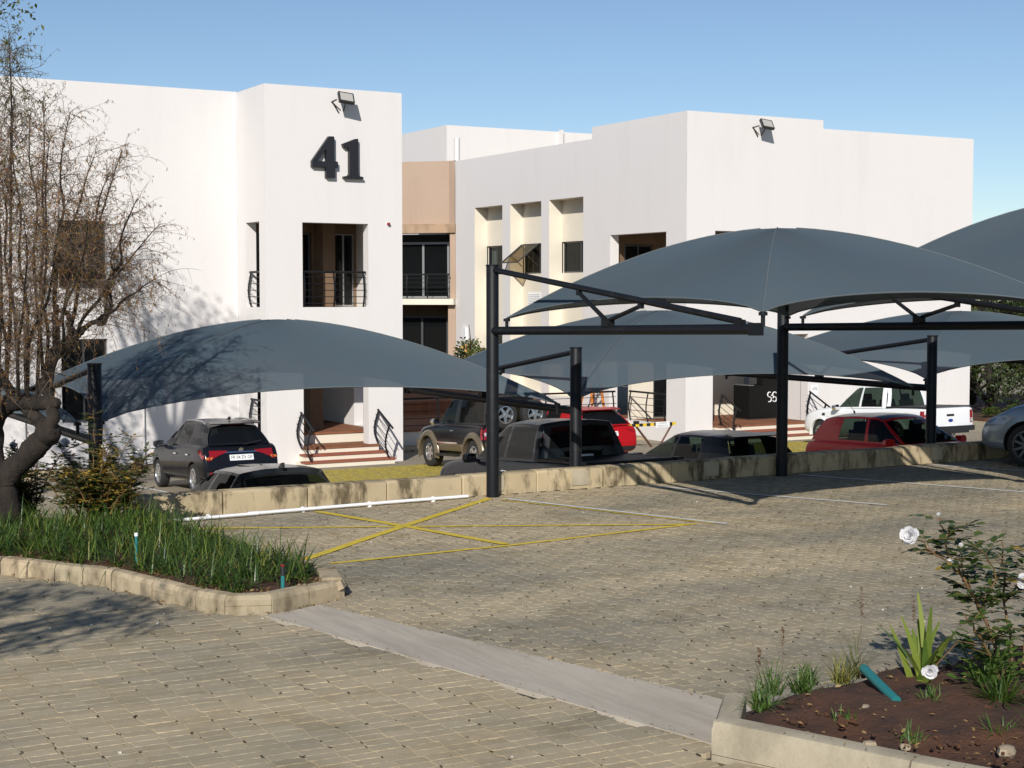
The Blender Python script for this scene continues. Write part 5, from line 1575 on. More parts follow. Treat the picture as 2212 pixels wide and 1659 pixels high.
SHOOTS = [
[(4.40,16.61,2.30,0.040),(4.41,16.48,2.53,0.035),(4.43,16.35,2.75,0.031),(4.46,16.21,2.96,0.026),(4.49,16.07,3.18,0.020),(4.53,15.93,3.39,0.014),(4.57,15.79,3.60,0.006)],
[(4.38,16.62,2.31,0.040),(4.39,16.56,2.46,0.035),(4.41,16.50,2.61,0.031),(4.43,16.44,2.75,0.026),(4.45,16.38,2.90,0.020),(4.48,16.32,3.04,0.014),(4.51,16.25,3.18,0.006)],
[(4.33,16.65,2.32,0.040),(4.35,16.45,2.40,0.035),(4.39,16.23,2.47,0.031),(4.45,16.02,2.54,0.026),(4.51,15.79,2.61,0.020),(4.57,15.57,2.67,0.014),(4.64,15.34,2.74,0.006)],
[(3.95,16.87,2.50,0.040),(4.00,16.84,2.77,0.035),(4.05,16.81,3.04,0.031),(4.12,16.77,3.32,0.026),(4.19,16.73,3.59,0.020),(4.27,16.68,3.86,0.014),(4.35,16.64,4.12,0.006)],
[(3.95,16.87,2.48,0.040),(3.99,16.93,2.82,0.035),(4.03,16.98,3.16,0.031),(4.08,17.04,3.51,0.026),(4.12,17.09,3.86,0.020),(4.17,17.14,4.21,0.014),(4.22,17.20,4.56,0.006)],
[(3.96,16.85,2.20,0.040),(4.00,16.73,2.49,0.035),(4.06,16.60,2.76,0.031),(4.12,16.46,3.04,0.026),(4.20,16.32,3.31,0.020),(4.27,16.18,3.58,0.014),(4.35,16.04,3.84,0.006)],
[(3.83,16.88,1.65,0.040),(3.85,17.00,2.13,0.035),(3.86,17.12,2.61,0.031),(3.86,17.25,3.10,0.026),(3.87,17.37,3.59,0.020),(3.87,17.50,4.09,0.014),(3.87,17.63,4.59,0.006)],
[(3.83,16.88,1.65,0.040),(3.85,16.93,2.16,0.035),(3.87,16.97,2.68,0.031),(3.89,17.01,3.19,0.026),(3.92,17.05,3.71,0.020),(3.94,17.09,4.22,0.014),(3.96,17.13,4.74,0.006)],
[(3.67,16.96,1.36,0.040),(3.70,17.13,1.90,0.035),(3.73,17.30,2.45,0.031),(3.75,17.48,3.01,0.026),(3.77,17.66,3.57,0.020),(3.79,17.84,4.14,0.014),(3.81,18.02,4.73,0.006)],
[(3.59,17.01,1.47,0.040),(3.60,17.15,1.97,0.035),(3.59,17.30,2.47,0.031),(3.59,17.46,2.98,0.026),(3.57,17.61,3.50,0.020),(3.56,17.77,4.02,0.014),(3.54,17.93,4.55,0.006)],
[(3.48,17.08,1.65,0.040),(3.47,17.18,2.09,0.035),(3.45,17.28,2.53,0.031),(3.41,17.38,2.97,0.026),(3.38,17.49,3.41,0.020),(3.34,17.60,3.86,0.014),(3.29,17.71,4.31,0.006)],
[(3.76,16.91,1.46,0.040),(3.77,16.84,1.94,0.035),(3.78,16.77,2.40,0.031),(3.80,16.70,2.87,0.026),(3.81,16.62,3.33,0.020),(3.83,16.54,3.78,0.014),(3.85,16.47,4.23,0.006)],
[(3.67,16.96,1.47,0.040),(3.69,16.81,1.85,0.035),(3.71,16.64,2.22,0.031),(3.75,16.47,2.58,0.026),(3.78,16.30,2.94,0.020),(3.82,16.13,3.29,0.014),(3.86,15.96,3.63,0.006)],
[(3.88,16.85,1.50,0.040),(3.88,16.66,1.83,0.035),(3.90,16.46,2.14,0.031),(3.92,16.25,2.45,0.026),(3.95,16.05,2.75,0.020),(3.97,15.84,3.05,0.014),(4.00,15.63,3.34,0.006)],
[(3.41,17.11,1.41,0.040),(3.41,17.02,1.87,0.035),(3.40,16.94,2.32,0.031),(3.40,16.86,2.77,0.026),(3.39,16.77,3.21,0.020),(3.39,16.69,3.65,0.014),(3.38,16.60,4.08,0.006)],
[(3.37,17.12,1.31,0.040),(3.35,17.18,1.74,0.035),(3.31,17.25,2.17,0.031),(3.27,17.32,2.60,0.026),(3.22,17.40,3.03,0.020),(3.17,17.47,3.46,0.014),(3.11,17.55,3.89,0.006)],
[(3.59,17.01,1.47,0.040),(3.56,16.82,1.80,0.035),(3.54,16.62,2.12,0.031),(3.52,16.42,2.44,0.026),(3.50,16.22,2.74,0.020),(3.48,16.02,3.04,0.014),(3.46,15.82,3.33,0.006)],
[(4.15,16.74,2.18,0.040),(4.25,16.75,2.37,0.035),(4.37,16.75,2.55,0.031),(4.51,16.74,2.74,0.026),(4.67,16.72,2.93,0.020),(4.83,16.70,3.12,0.014),(5.00,16.67,3.31,0.006)],
[(4.06,16.78,2.12,0.040),(4.15,16.85,2.45,0.035),(4.25,16.91,2.79,0.031),(4.37,16.96,3.13,0.026),(4.50,17.01,3.48,0.020),(4.63,17.05,3.83,0.014),(4.77,17.09,4.18,0.006)],
[(3.34,17.13,1.21,0.040),(3.28,17.10,1.55,0.035),(3.19,17.07,1.88,0.031),(3.10,17.05,2.21,0.026),(2.99,17.03,2.54,0.020),(2.89,17.02,2.86,0.014),(2.77,17.01,3.18,0.006)],
[(3.48,17.08,1.65,0.040),(3.51,17.16,2.27,0.035),(3.55,17.24,2.89,0.031),(3.59,17.32,3.52,0.026),(3.62,17.40,4.15,0.020),(3.66,17.47,4.78,0.014),(3.70,17.55,5.42,0.006)],
]
CANES = [
[(7.48,6.81,-0.07,0.012),(7.43,6.86,0.33,0.011),(7.33,6.94,0.62,0.010),(7.18,6.92,0.83,0.009),(7.09,6.98,1.00,0.007),(7.07,7.01,1.13,0.005),(7.05,7.02,1.23,0.004)],
[(7.18,6.92,0.83,0.008),(7.06,6.94,0.95,0.006),(6.93,6.96,1.03,0.005),(6.86,7.01,1.13,0.004)],
[(7.57,6.87,-0.10,0.012),(7.61,6.94,0.36,0.010),(7.62,7.01,0.64,0.008),(7.65,7.06,0.89,0.006),(7.65,7.07,1.04,0.004)],
[(7.49,6.80,-0.07,0.011),(7.21,6.70,0.33,0.009),(7.04,6.70,0.58,0.007),(6.94,6.71,0.68,0.004)],
[(7.50,6.79,-0.07,0.012),(7.65,6.86,0.43,0.009),(7.70,6.86,0.78,0.007),(7.72,6.86,1.01,0.005)],
[(7.33,6.94,0.62,0.008),(7.42,7.12,0.73,0.006),(7.42,7.20,0.93,0.005),(7.42,7.26,1.03,0.004)],
[(7.33,6.94,0.62,0.008),(7.42,6.90,0.83,0.006),(7.27,6.88,1.02,0.004)],
[(7.62,7.01,0.64,0.008),(7.62,6.90,0.78,0.006),(7.64,6.77,0.83,0.004)],
]
CANES2 = [
[(4.40,17.03,0.03,0.013),(4.34,17.10,0.21,0.012),(4.30,17.15,0.40,0.009),(4.33,17.16,0.58,0.006),(4.27,17.23,0.77,0.003)],
[(4.39,17.03,0.03,0.013),(4.39,17.03,0.18,0.012),(4.34,17.04,0.34,0.009),(4.36,17.02,0.50,0.006),(4.36,17.01,0.66,0.003)],
[(4.51,16.97,0.03,0.013),(4.54,17.02,0.28,0.012),(4.54,17.09,0.53,0.009),(4.55,17.15,0.79,0.006),(4.63,17.18,1.05,0.003)],
[(4.49,16.98,0.03,0.013),(4.57,17.04,0.19,0.012),(4.68,17.08,0.35,0.009),(4.74,17.15,0.51,0.006),(4.86,17.19,0.68,0.003)],
[(4.65,16.89,0.03,0.013),(4.52,17.08,0.25,0.012),(4.41,17.27,0.48,0.009),(4.26,17.48,0.71,0.006),(4.14,17.66,0.95,0.003)],
[(4.45,17.00,0.03,0.013),(4.49,17.08,0.20,0.012),(4.53,17.16,0.39,0.009),(4.55,17.25,0.57,0.006),(4.58,17.33,0.75,0.003)],
[(4.57,16.94,0.03,0.013),(4.63,17.00,0.15,0.012),(4.70,17.06,0.28,0.009),(4.72,17.14,0.41,0.006),(4.83,17.18,0.54,0.003)],
[(4.53,16.96,0.03,0.013),(4.39,17.16,0.17,0.012),(4.32,17.32,0.31,0.009),(4.18,17.52,0.45,0.006),(4.04,17.72,0.59,0.003)],
[(4.42,17.02,0.03,0.013),(4.47,17.02,0.29,0.012),(4.60,16.98,0.55,0.009),(4.66,16.98,0.81,0.006),(4.79,16.94,1.07,0.003)],
[(4.69,16.87,0.03,0.013),(4.71,16.75,0.27,0.012),(4.68,16.65,0.51,0.009),(4.70,16.53,0.74,0.006),(4.73,16.41,0.97,0.003)],
[(4.54,16.95,0.03,0.013),(4.42,16.97,0.19,0.012),(4.25,17.01,0.34,0.009),(4.06,17.07,0.50,0.006),(3.90,17.10,0.66,0.003)],
[(4.51,16.97,0.03,0.013),(4.54,16.98,0.22,0.012),(4.50,17.03,0.41,0.009),(4.49,17.07,0.60,0.006),(4.51,17.09,0.79,0.003)],
[(4.40,17.03,0.03,0.013),(4.47,17.00,0.22,0.012),(4.61,16.94,0.42,0.009),(4.73,16.88,0.62,0.006),(4.80,16.85,0.82,0.003)],
[(4.55,16.95,0.03,0.013),(4.41,17.01,0.21,0.012),(4.24,17.10,0.40,0.009),(4.12,17.16,0.58,0.006),(3.98,17.23,0.77,0.003)],
[(4.31,17.08,0.03,0.013),(4.35,16.99,0.17,0.012),(4.40,16.89,0.32,0.009),(4.42,16.81,0.47,0.006),(4.46,16.72,0.61,0.003)],
[(4.43,17.02,0.03,0.013),(4.45,16.97,0.26,0.012),(4.40,16.97,0.49,0.009),(4.44,16.91,0.72,0.006),(4.46,16.87,0.95,0.003)],
[(4.37,17.05,0.03,0.012),(4.38,17.08,0.56,0.009),(4.41,17.09,0.97,0.006),(4.41,17.11,1.35,0.003)],
]
CANES3 = [
[(3.79,17.83,-0.06,0.012),(3.77,17.95,0.20,0.011),(3.76,18.05,0.47,0.007),(3.78,18.17,0.82,0.003)],
[(3.79,17.83,-0.06,0.012),(3.80,17.80,0.24,0.011),(3.86,17.73,0.53,0.007),(3.86,17.69,0.92,0.003)],
[(3.79,17.83,-0.06,0.012),(3.84,17.78,0.23,0.011),(3.90,17.72,0.51,0.007),(3.93,17.67,0.89,0.003)],
[(3.79,17.83,-0.06,0.012),(3.74,17.89,0.23,0.011),(3.76,17.90,0.51,0.007),(3.73,17.96,0.89,0.003)],
[(3.79,17.83,-0.06,0.012),(3.78,17.94,0.19,0.011),(3.78,18.04,0.45,0.007),(3.72,18.21,0.79,0.003)],
[(3.79,17.83,-0.06,0.012),(3.75,17.95,0.19,0.011),(3.73,18.06,0.45,0.007),(3.70,18.21,0.79,0.003)],
[(3.79,17.83,-0.06,0.012),(3.78,17.97,0.17,0.011),(3.79,18.10,0.40,0.007),(3.88,18.22,0.72,0.003)],
[(3.79,17.83,-0.06,0.012),(3.87,17.78,0.10,0.011),(3.91,17.75,0.26,0.007),(3.93,17.73,0.47,0.003)],
[(3.83,17.81,-0.06,0.012),(3.98,17.75,0.41,0.009),(4.17,17.67,0.80,0.006),(4.36,17.57,0.93,0.003)],
]
FLOW = [(6.78, 6.99, 1.14), (7.16, 6.95, 1.04), (7.05, 7.02, 1.24), (7.06, 6.94, 0.95), (6.65, 6.68, 0.38), (7.57, 6.81, 0.81)]
FL2 = [(4.21, 17.55, 0.96), (3.7, 17.83, 0.93), (3.94, 17.58, 0.9), (4.36, 16.88, 0.99), (4.44, 16.97, 1.13), (4.83, 16.84, 0.89), (4.47, 16.82, 0.86), (4.97, 16.76, 0.84)]
rg = random.Random(21)
def rv(s=1.): return V((rg.uniform(-s,s), rg.uniform(-s,s), rg.uniform(-s,s)))
def leaf(m, p, d, l, w, fold=.25, droop=0.):
    d = V(d).normalized(); up = V((0,0,1))
    sd = d.cross(up)
    if sd.length < .05: sd = V((1,0,0))
    sd.normalize()
    sd = (sd + rv(.6)).normalized(); n = sd.cross(d).normalized()
    b = len(m.v); tip = p + d*l + V((0,0,-droop*l)); mid = p + d*l*.45
    m.v += [tuple(p), tuple(mid+sd*w/2+n*w*fold), tuple(tip), tuple(mid-sd*w/2+n*w*fold)]
    m.f += [(b,b+1,b+2),(b,b+2,b+3)]; m.m += [0,0]
def rleaf(m, p, d, l, w):
    """broad oval leaflet"""
    d = V(d).normalized(); sd = d.cross(V((0,0,1)))
    if sd.length < .05: sd = V((1,0,0))
    sd = (sd.normalized() + rv(.35)).normalized(); n = sd.cross(d).normalized()
    b = len(m.v)
    pts = [(0,0,0),(.28,.42,.06),(.62,.46,.08),(1,0,-.08),(.62,-.46,.08),(.28,-.42,.06),(.5,0,-.02)]
    m.v += [tuple(p + d*l*a + sd*w*c + n*w*h) for a, c, h in pts]
    m.f += [(b,b+1,b+6),(b+1,b+2,b+6),(b+2,b+3,b+6),(b+3,b+4,b+6),(b+4,b+5,b+6),(b+5,b,b+6)]; m.m += [0]*6
def pts_r(l): return [V(q[:3]) for q in l], [q[3] for q in l]
def smooth_path(P, Rr, k=3):
    """Catmull-Rom resample"""
    o, ro = [], []
    n = len(P)
    for i in range(n-1):
        a, b, c, d = P[max(0,i-1)], P[i], P[i+1], P[min(n-1,i+2)]
        for j in range(k):
            t = j/k
            o.append(.5*((2*b)+(c-a)*t+(2*a-5*b+4*c-d)*t*t+(3*b-a-3*c+d)*t**3)); ro.append(Rr[i]*(1-t)+Rr[i+1]*t)
    o.append(P[-1]); ro.append(Rr[-1])
    return o, ro

# --- nearly bare tree in the left bed
tree = thing("bare_tree", "nearly leafless tree with gnarled pruned trunk in the left bed", "tree", (3.47, 17.08, 0))
q = MB()
for i, l in enumerate(LIMBS):
    P, Rr = smooth_path(*pts_r(l), 4)
    P = [p + rv(.012) for p in P]; Rr = [r*rg.uniform(.92,1.1) for r in Rr]
    if i == 0: Rr[0] *= 1.45; Rr[1] *= 1.2
    q.tube(P, Rr, 10 if i < 3 else 8)
for c, r in ((V((3.84,16.79,1.14)),.15),(V((3.90,16.72,1.46)),.075),(V((3.93,16.78,2.0)),.075)):    # pruning knobs
    q.lathe([(0,-r),(r*.7,-r*.7),(r,0),(r*.75,r*.65),(0,r*.9)], 9, Matrix.Translation(c) @ Matrix.Rotation(rg.uniform(0,3),4,'X'))
q.build("trunk", BARK, tree, smooth=60)
q = MB(); tw = MB(); lv = MB(); lg_ = MB()
def twig(p, d, L, r, lev):
    n = 5 if lev == 0 else 3
    P = [p]; dd = d.normalized()
    for k in range(n):
        dd = (dd + rv(.30 if lev == 0 else .4) + V((0,0,-.10 if lev == 0 else -.16))).normalized()
        P.append(P[-1] + dd*L/n)
    tw.tube(P, [r*(1-.75*k/n) for k in range(n+1)], 3, False)
    if lev == 0:
        for k in range(rg.randint(4,7)):
            j = rg.randint(1, n); q0 = P[j].lerp(P[j-1], rg.random())
            twig(q0, (dd + rv(1.0)).normalized(), L*rg.uniform(.25,.55), r*.55, 1)
    else:
        green = p.z > 4.55 and p.x < 4.05
        for k in range(rg.randint(1,4) if not green else 5):
            leaf(lg_ if (green or rg.random() < .16) else lv, P[rg.randint(1,n)], rv(1)+V((0,0,-.5)), rg.uniform(.03,.06), rg.uniform(.008,.014), .2)
for si, l in enumerate(SHOOTS):
    P, Rr = pts_r(l); P = [P[0]] + [p + rv(.05) for p in P[1:]]; Rr = [r*.58 for r in Rr]
    P, Rr = smooth_path(P, Rr, 3)
    q.tube(P, Rr, 5, False)
    L = sum((a-b).length for a, b in zip(P[1:], P[:-1]))
    d = (P[-1]-P[0]).normalized()
    nt_ = int(52*L/2.4) + 12
    for k in range(nt_):
        t = rg.uniform(.12, 1); j = min(len(P)-2, int(t*(len(P)-1)))
        loc = (P[j+1]-P[j]).normalized()
        a = (loc*.65 + rv(1.0)); a.z += .15
        twig(P[j].lerp(P[j+1], rg.random()), a.normalized(), rg.uniform(.25,.8)*(1.15-.5*t), .0042, 0)
    if si == len(SHOOTS)-1:
        for k in range(60):
            t = rg.uniform(.6, 1); j = min(len(P)-2, int(t*(len(P)-1)))
            twig(P[j], rv(1), rg.uniform(.25,.6), .006, 0)
q.build("branch", BARK, tree, smooth=60)
o = tw.build("twigs", TWIG, tree, smooth=60); o["kind"] = "stuff"
AUT = leafmat("autumn_leaf", (.36,.21,.045), (.24,.085,.03), .35)
OLV = leafmat("olive_leaf", (.085,.10,.025), (.15,.14,.035), .3)
o = lv.build("autumn_leaves", AUT, tree); o["kind"] = "stuff"
o = lg_.build("green_leaves", OLV, tree); o["kind"] = "stuff"

# --- leafy trees (beyond the hedge, and just outside the picture on the left)
def leafy(label, x, y, z, h, rad, nl, ls, mt, group, seed, crown0=.35, dens=26, aspect=1.0):
    global rg
    save = rg; rg = random.Random(seed)
    t = thing("leafy_tree", label, "tree", (x, y, z), 0, group)
    b = MB(); top = V((x, y, z+h*.8)); base = V((x, y, z))
    P = [base.lerp(top, k/6) + V((rg.uniform(-.08,.08), rg.uniform(-.08,.08), 0))*k for k in range(7)]
    b.tube([P[0]-V((0,0,.2))]+P, [h*.03]+[h*.028*(1-k/7.5) for k in range(7)], 8)
    cl = []
    for k in range(dens):
        th_, u = rg.uniform(0, 6.283), rg.random()
        zz = z + h*(crown0 + (1-crown0)*u)
        rr = rad*(1-.55*abs(u-.4)**1.4*1.6)*math.sqrt(rg.uniform(.25,1))
        c = V((x+rr*math.cos(th_), y+rr*math.sin(th_)*aspect, zz)); cl.append(c)
        s = P[min(6, max(1, int(6*(zz-z)/h)))] - V((0,0,h*.06))
        b.tube([s, s.lerp(c,.5)+V((0,0,.1)), c], [h*.009, h*.006, h*.003], 5, False)
    b.build("trunk", BARK, t, smooth=60)
    m = MB()
    for k in range(nl):
        c = rg.choice(cl); o = rv(1)
        while o.length > 1: o = rv(1)
        o = o * rad*.36
        leaf(m, c + V((o.x, o.y, o.z*.75)), rv(1)+V((0,0,-.3)), ls*rg.uniform(.7,1.3), ls*.5, .2)
    q = m.build("crown", mt, t); q["kind"] = "stuff"
    rg = save
    return t
DKG = leafmat("dark_green_leaf", (.030,.055,.016), (.065,.09,.022), .25)
MDG = leafmat("mid_green_leaf", (.07,.095,.02), (.14,.15,.03), .3)
gT = "trees past the right wing"
leafy("dark leafy tree touching the right wing's corner", 46.3, 43.6, -2.1, 6.0, 2.2, 5200, .20, DKG, gT, 1, .12, 40)
leafy("dark leafy tree standing behind the low green shrubs", 49.6, 42.2, -2.1, 5.6, 2.4, 5200, .20, DKG, gT, 2, .1, 40)
leafy("yellow-green leafy tree rising behind the darker trees", 49.5, 47.5, -2.1, 6.6, 2.8, 5200, .22, MDG, gT, 3, .25, 40)
leafy("dark leafy tree farther along past the low green shrubs", 54.2, 43.0, -2.1, 5.8, 2.6, 4000, .22, DKG, gT, 4, .1, 36)
gO = "trees left of the car park"
leafy("tall leafy tree on the lower level, its crown just above the bare tree", 3.9, 31.0, lot_z(31.0), 12.0, 3.2, 9000, .12, MDG, gO, 5, .50, 30)
leafy("leafy tree at the kerb near the left edge of the upper level", -1.75, 7.15, 0, 4.9, 1.25, 900, .13, MDG, gO, 6, .62, 16)

# shrubs and kerb in front of those trees
for k, (x, y, r) in enumerate(((44.9,42.1,.42),(45.9,41.9,.5),(46.9,41.8,.45),(48.0,41.7,.5),(49.2,41.6,.45))):
    t = thing("low_shrub", ("low green shrub next to the right wing's end wall", "second low green shrub from the right wing's end wall", "third low green shrub from the right wing's end wall", "fourth low green shrub from the right wing's end wall", "fifth low green shrub from the right wing's end wall")[k], "shrub", (x, y, -2.1), 0, "low shrubs past the right wing")
    m = MB()
    for j in range(220):
        a = rg.uniform(0, 6.283); e = rg.uniform(.1, 1.4); s = r*rg.uniform(.5,1)
        rleaf(m, V((x+s*math.cos(a)*math.cos(e), y+s*math.sin(a)*math.cos(e), -2.1+.1+s*math.sin(e))), V((math.cos(a), math.sin(a), .3)), .11, .09)
    o = m.build("foliage", leafmat("bright_shrub_leaf", (.08,.16,.02), (.16,.22,.04), .3), t); o["kind"] = "stuff"
    m = MB(); m.tube([(x,y,-2.15),(x+.02,y,-1.8)], .03, 6); m.build("stem", BARK, t)
kb2 = thing("roadside_kerb", "pale kerb in front of the low green shrubs", "kerb", (48, 41.2, -2.1))
for k in range(14):
    m = MB(); m.box(44.2+k*.98, 44.2+k*.98+.965, 41.1, 41.25, -2.3, -1.93); m.build("kerb_stone", KERB, kb2)
m = MB(); m.box(44.2, 58, 41.25, 52, -2.3, -2.0); m.build("soil", SOIL, kb2)

# --- climbing shrub with orange blooms in the courtyard corner
cs_ = thing("flowering_shrub", "leafy shrub with orange blooms in the courtyard corner", "shrub", (28.3, 53.3, -1.1))
m = MB(); fl = MB()
for j in range(900):
    o = rv(1)
    while o.length > 1: o = rv(1)
    p_ = V((28.25,53.0,.25)) + V((o.x*.6, o.y*.75, o.z*.75))
    rleaf(m, p_, rv(1), .14, .10)
    if rg.random() < .10: rleaf(fl, p_+V((-.12,-.12,.05)), rv(1), .16, .14)
m.build("foliage", leafmat("courtyard_leaf", (.06,.10,.02), (.15,.17,.04), .3), cs_)["kind"] = "stuff"
fl.build("blooms", leafmat("orange_bloom", (.55,.24,.04), (.6,.40,.10), .2), cs_)["kind"] = "stuff"
m = MB(); m.tube([(28.3,53.1,-1.1),(28.25,53.0,0),(28.2,52.9,1.0),(28.35,53.3,1.5)], [.05,.04,.02,.01], 6); m.build("stem", BARK, cs_)

# --- roses
ROSEL = leafmat("rose_leaf", (.030,.062,.014), (.075,.105,.022), .22, .35)
ROSEY = leafmat("yellowing_rose_leaf", (.30,.19,.03), (.42,.30,.05), .3, .45)
CANE = mat("rose_cane", (.13,.10,.03), .7, c2=(.16,.07,.03), vs=6)
PETAL = leafmat("white_petal", (.80,.79,.80), (.84,.83,.84), .35, .6)
SEPAL = leafmat("rose_sepal", (.10,.13,.03), (.25,.10,.04), .2)
def rose_flower(parent, p, r, face, full=True):
    m = MB(); f = V(face).normalized(); x = f.orthogonal().normalized(); y = f.cross(x)
    for ring, (n, tilt, rr) in enumerate(((5,.15,1.),(6,.5,.92),(6,.9,.75),(5,1.2,.5)) if full else ((4,1.25,.8),(4,1.4,.7))):
        for k in range(n):
            a = 6.283*(k+.5*ring)/n + rg.uniform(-.15,.15)
            rad = x*math.cos(a)+y*math.sin(a); tg = f.cross(rad)
            tl = tilt + rg.uniform(-.22,.22); ax = (rad*math.cos(tl) + f*math.sin(tl)).normalized()
            b = len(m.v); L = r*rr*rg.uniform(.9,1.08); w = L*.55; nn = ax.cross(tg)
            for (u, s, h) in ((0,-.25,0),(0,.25,0),(.5,-.95,.12),(.5,0,-.05),(.5,.95,.12),(.92,-.8,.2),(1.04,0,.08),(.92,.8,.2)):
                m.v.append(tuple(p + ax*L*u + tg*w*s + nn*L*h))
            m.f += [(b,b+3,b+2),(b,b+1,b+3),(b+1,b+4,b+3),(b+2,b+3,b+6,b+5),(b+3,b+4,b+7,b+6)]; m.m += [0]*5
    o = m.build("flower", PETAL, parent, smooth=60)
    s = MB()
    for k in range(5):
        a = 6.283*k/5; leaf(s, p - f*r*.1, (x*math.cos(a)+y*math.sin(a))*1.0 - f*.4, r*.6, r*.2)
    s.build("sepals", SEPAL, o)
def rose_bush(label, canes, loc, nleaf, ll, ymix, gap=.07, orr=0.):
    t = thing("rose_bush", label, "rose bush", loc)
    c = MB(); m = MB(); ym = MB()
    for l in canes:
        P, Rr = smooth_path(*pts_r(l), 4); P = [P[0]]+[p + rv(.010) for p in P[1:]]
        c.tube(P, Rr, 6)
        acc = 0
        for a, b in zip(P[:-1], P[1:]):
            acc += (b-a).length
            while acc > gap:
                acc -= gap
                base = a.lerp(b, rg.random())
                if base.z < loc[2] + .16: continue
                for rep in range(nleaf):
                    d = rv(1); d.z = abs(d.z)*.3 + .05; d.normalize()
                    L = rg.uniform(.07,.13)*ll/.05; e = base + d*L
                    c.tube([base, base.lerp(e,.5)+V((0,0,.006)), e], .0022, 3, False)
                    tgt = ym if rg.random() < ymix else m
                    sd = d.cross(V((0,0,1))).normalized()
                    for (u, s) in ((1.,0),(.72,1),(.72,-1),(.4,1),(.4,-1)):
                        dd = (d + sd*s*1.1 + rv(.25) + V((0,0,-.15))).normalized()
                        rleaf(tgt, base.lerp(e,u), dd, ll*rg.uniform(.75,1.2), ll*.62)
    c.build("canes", CANE, t, smooth=60)
    m.build("leaves", ROSEL, t)["kind"] = "stuff"
    if ym.v: ym.build("yellow_leaves", ROSEY, t)["kind"] = "stuff"
    return t
rb = rose_bush("tall white rose bush in the red-soil flower bed", CANES, (7.75, 6.75, .18), 2, .078, .04, .062)
rose_flower(rb, V(FLOW[0]), .062, (-.9,-.35,.1))
rose_flower(rb, V(FLOW[1]), .034, (-.1,-.2,1), False)
rose_flower(rb, V(FLOW[2]), .030, (-.8,-.1,.5), False)
rose_flower(rb, V(FLOW[3]), .034, (-.3,-.4,1))
rose_flower(rb, V(FLOW[4]), .050, (-.8,-.6,-.1))
rose_flower(rb, V(FLOW[5]), .05, (-.8,-.5,.2))
def more_canes(seed, n, base, rad, z0, z1):
    r = random.Random(seed); out = []
    for k in range(n):
        a, u = r.uniform(0, 6.283), math.sqrt(r.random())
        e = V((base[0] + rad*u*math.cos(a), base[1] + rad*u*math.sin(a), r.uniform(z0, z1)*(1.05-.35*u)))
        b_ = V((base[0] + .12*math.cos(a), base[1] + .12*math.sin(a), .08))
        out.append([(*b_.lerp(e, t), .012*(1-t)+.003) for t in (0,.3,.6,1)])
        for q in (1, 2): out[-1][q] = (out[-1][q][0]+r.uniform(-.05,.05), out[-1][q][1]+r.uniform(-.05,.05), *out[-1][q][2:])
    return out
CANES2 += more_canes(4, 26, (4.42, 17.08), .62, .55, 1.12)
CANES3 += more_canes(5, 14, (3.75, 17.85), .5, .5, 1.0)
rb2 = rose_bush("leggy rose bush with yellowing leaves around the lower carport post", CANES2, (4.4, 17.1, .1), 3, .056, .34, .055)
m = MB(); m.tube([V(FLOW[4]), V(FLOW[4]).lerp(V((7.3,6.9,.5)),.5)+V((0,0,.05)), V((7.35,6.9,.45))], .004, 5); m.build("flower_stem", CANE, rb)
for f_, s_ in ((5,.03),): rose_flower(rb2, V(FL2[f_]), s_, (-.6,-.8,.3))
rb3 = rose_bush("dark rose bush with white blooms behind the bare trunk", CANES3, (3.8, 17.8, 0), 3, .052, .06, .05)
for f_, s_ in ((0,.055),(1,.045)): rose_flower(rb3, V(FL2[f_]), s_, (-.5,-.8,.3))

# --- strap-leaved grass filling the left bed
GRASS = leafmat("strap_grass", (.018,.060,.010), (.115,.175,.03), .3, .4)
GRASSY = leafmat("straw_blade", (.30,.25,.06), (.22,.26,.05), .3, .5)
def blades(m, base, n, lmin, lmax, w, spread, seg=4):
    for k in range(n):
        a = rg.uniform(0,6.283); t = rg.uniform(.15,1.)*spread; L = rg.uniform(lmin,lmax)
        d = V((math.cos(a)*t, math.sin(a)*t, 1)).normalized(); sd = V((-math.sin(a), math.cos(a), 0))
        p = base + V((rg.uniform(-.05,.05), rg.uniform(-.05,.05), 0)); b = len(m.v)
        sag = rg.uniform(.5,1.6)
        for j in range(seg+1):
            u = j/seg; ww = w*(1-.8*u*u)*.5
            q = p + d*L*u; q.z -= sag*L*.42*u*u*t
            q.x += math.cos(a)*L*.12*u*u; q.y += math.sin(a)*L*.12*u*u
            m.v += [tuple(q-sd*ww), tuple(q+sd*ww)]
        for j in range(seg):
            m.f.append((b+2*j,b+2*j+1,b+2*j+3,b+2*j+2)); m.m.append(0)
g1, g2 = MB(), MB()
for gx in range(48):
    for gy in range(40):
        p_ = V((-1.6 + gx*.155 + rg.uniform(-.05,.05), 11.9 + gy*.15 + rg.uniform(-.05,.05), .13))
        if not inside((p_.x,p_.y), BED_L): continue
        # keep blades off the kerb
        if not all(inside((p_.x+dx*.24, p_.y+dy*.24), BED_L) for dx, dy in ((1,0),(-1,0),(0,1),(0,-1))): continue
        if p_.y > 16.9 and p_.x > 3.9: continue
        if (p_ - V((4.75,12.25,.13))).length < .30: continue
        blades(g1, p_, rg.randint(12,20), .18, .46, .012, 1.7)
        if rg.random() < .3 + .5*(p_.x > 4.3): blades(g2, p_, rg.randint(1,5), .18, .40, .010, 1.3)  # extra yellow blades at the right end paint in its sunlit tint
o = g1.build("strap_leaved_grass", GRASS); tag(o, "dense green strap-leaved grass filling the left planting bed", "grass", kind="stuff")
o = g2.build("straw_grass", GRASSY); tag(o, "straw-coloured blades scattered through the left grass, denser to tint its sunlit end", "grass", kind="stuff")

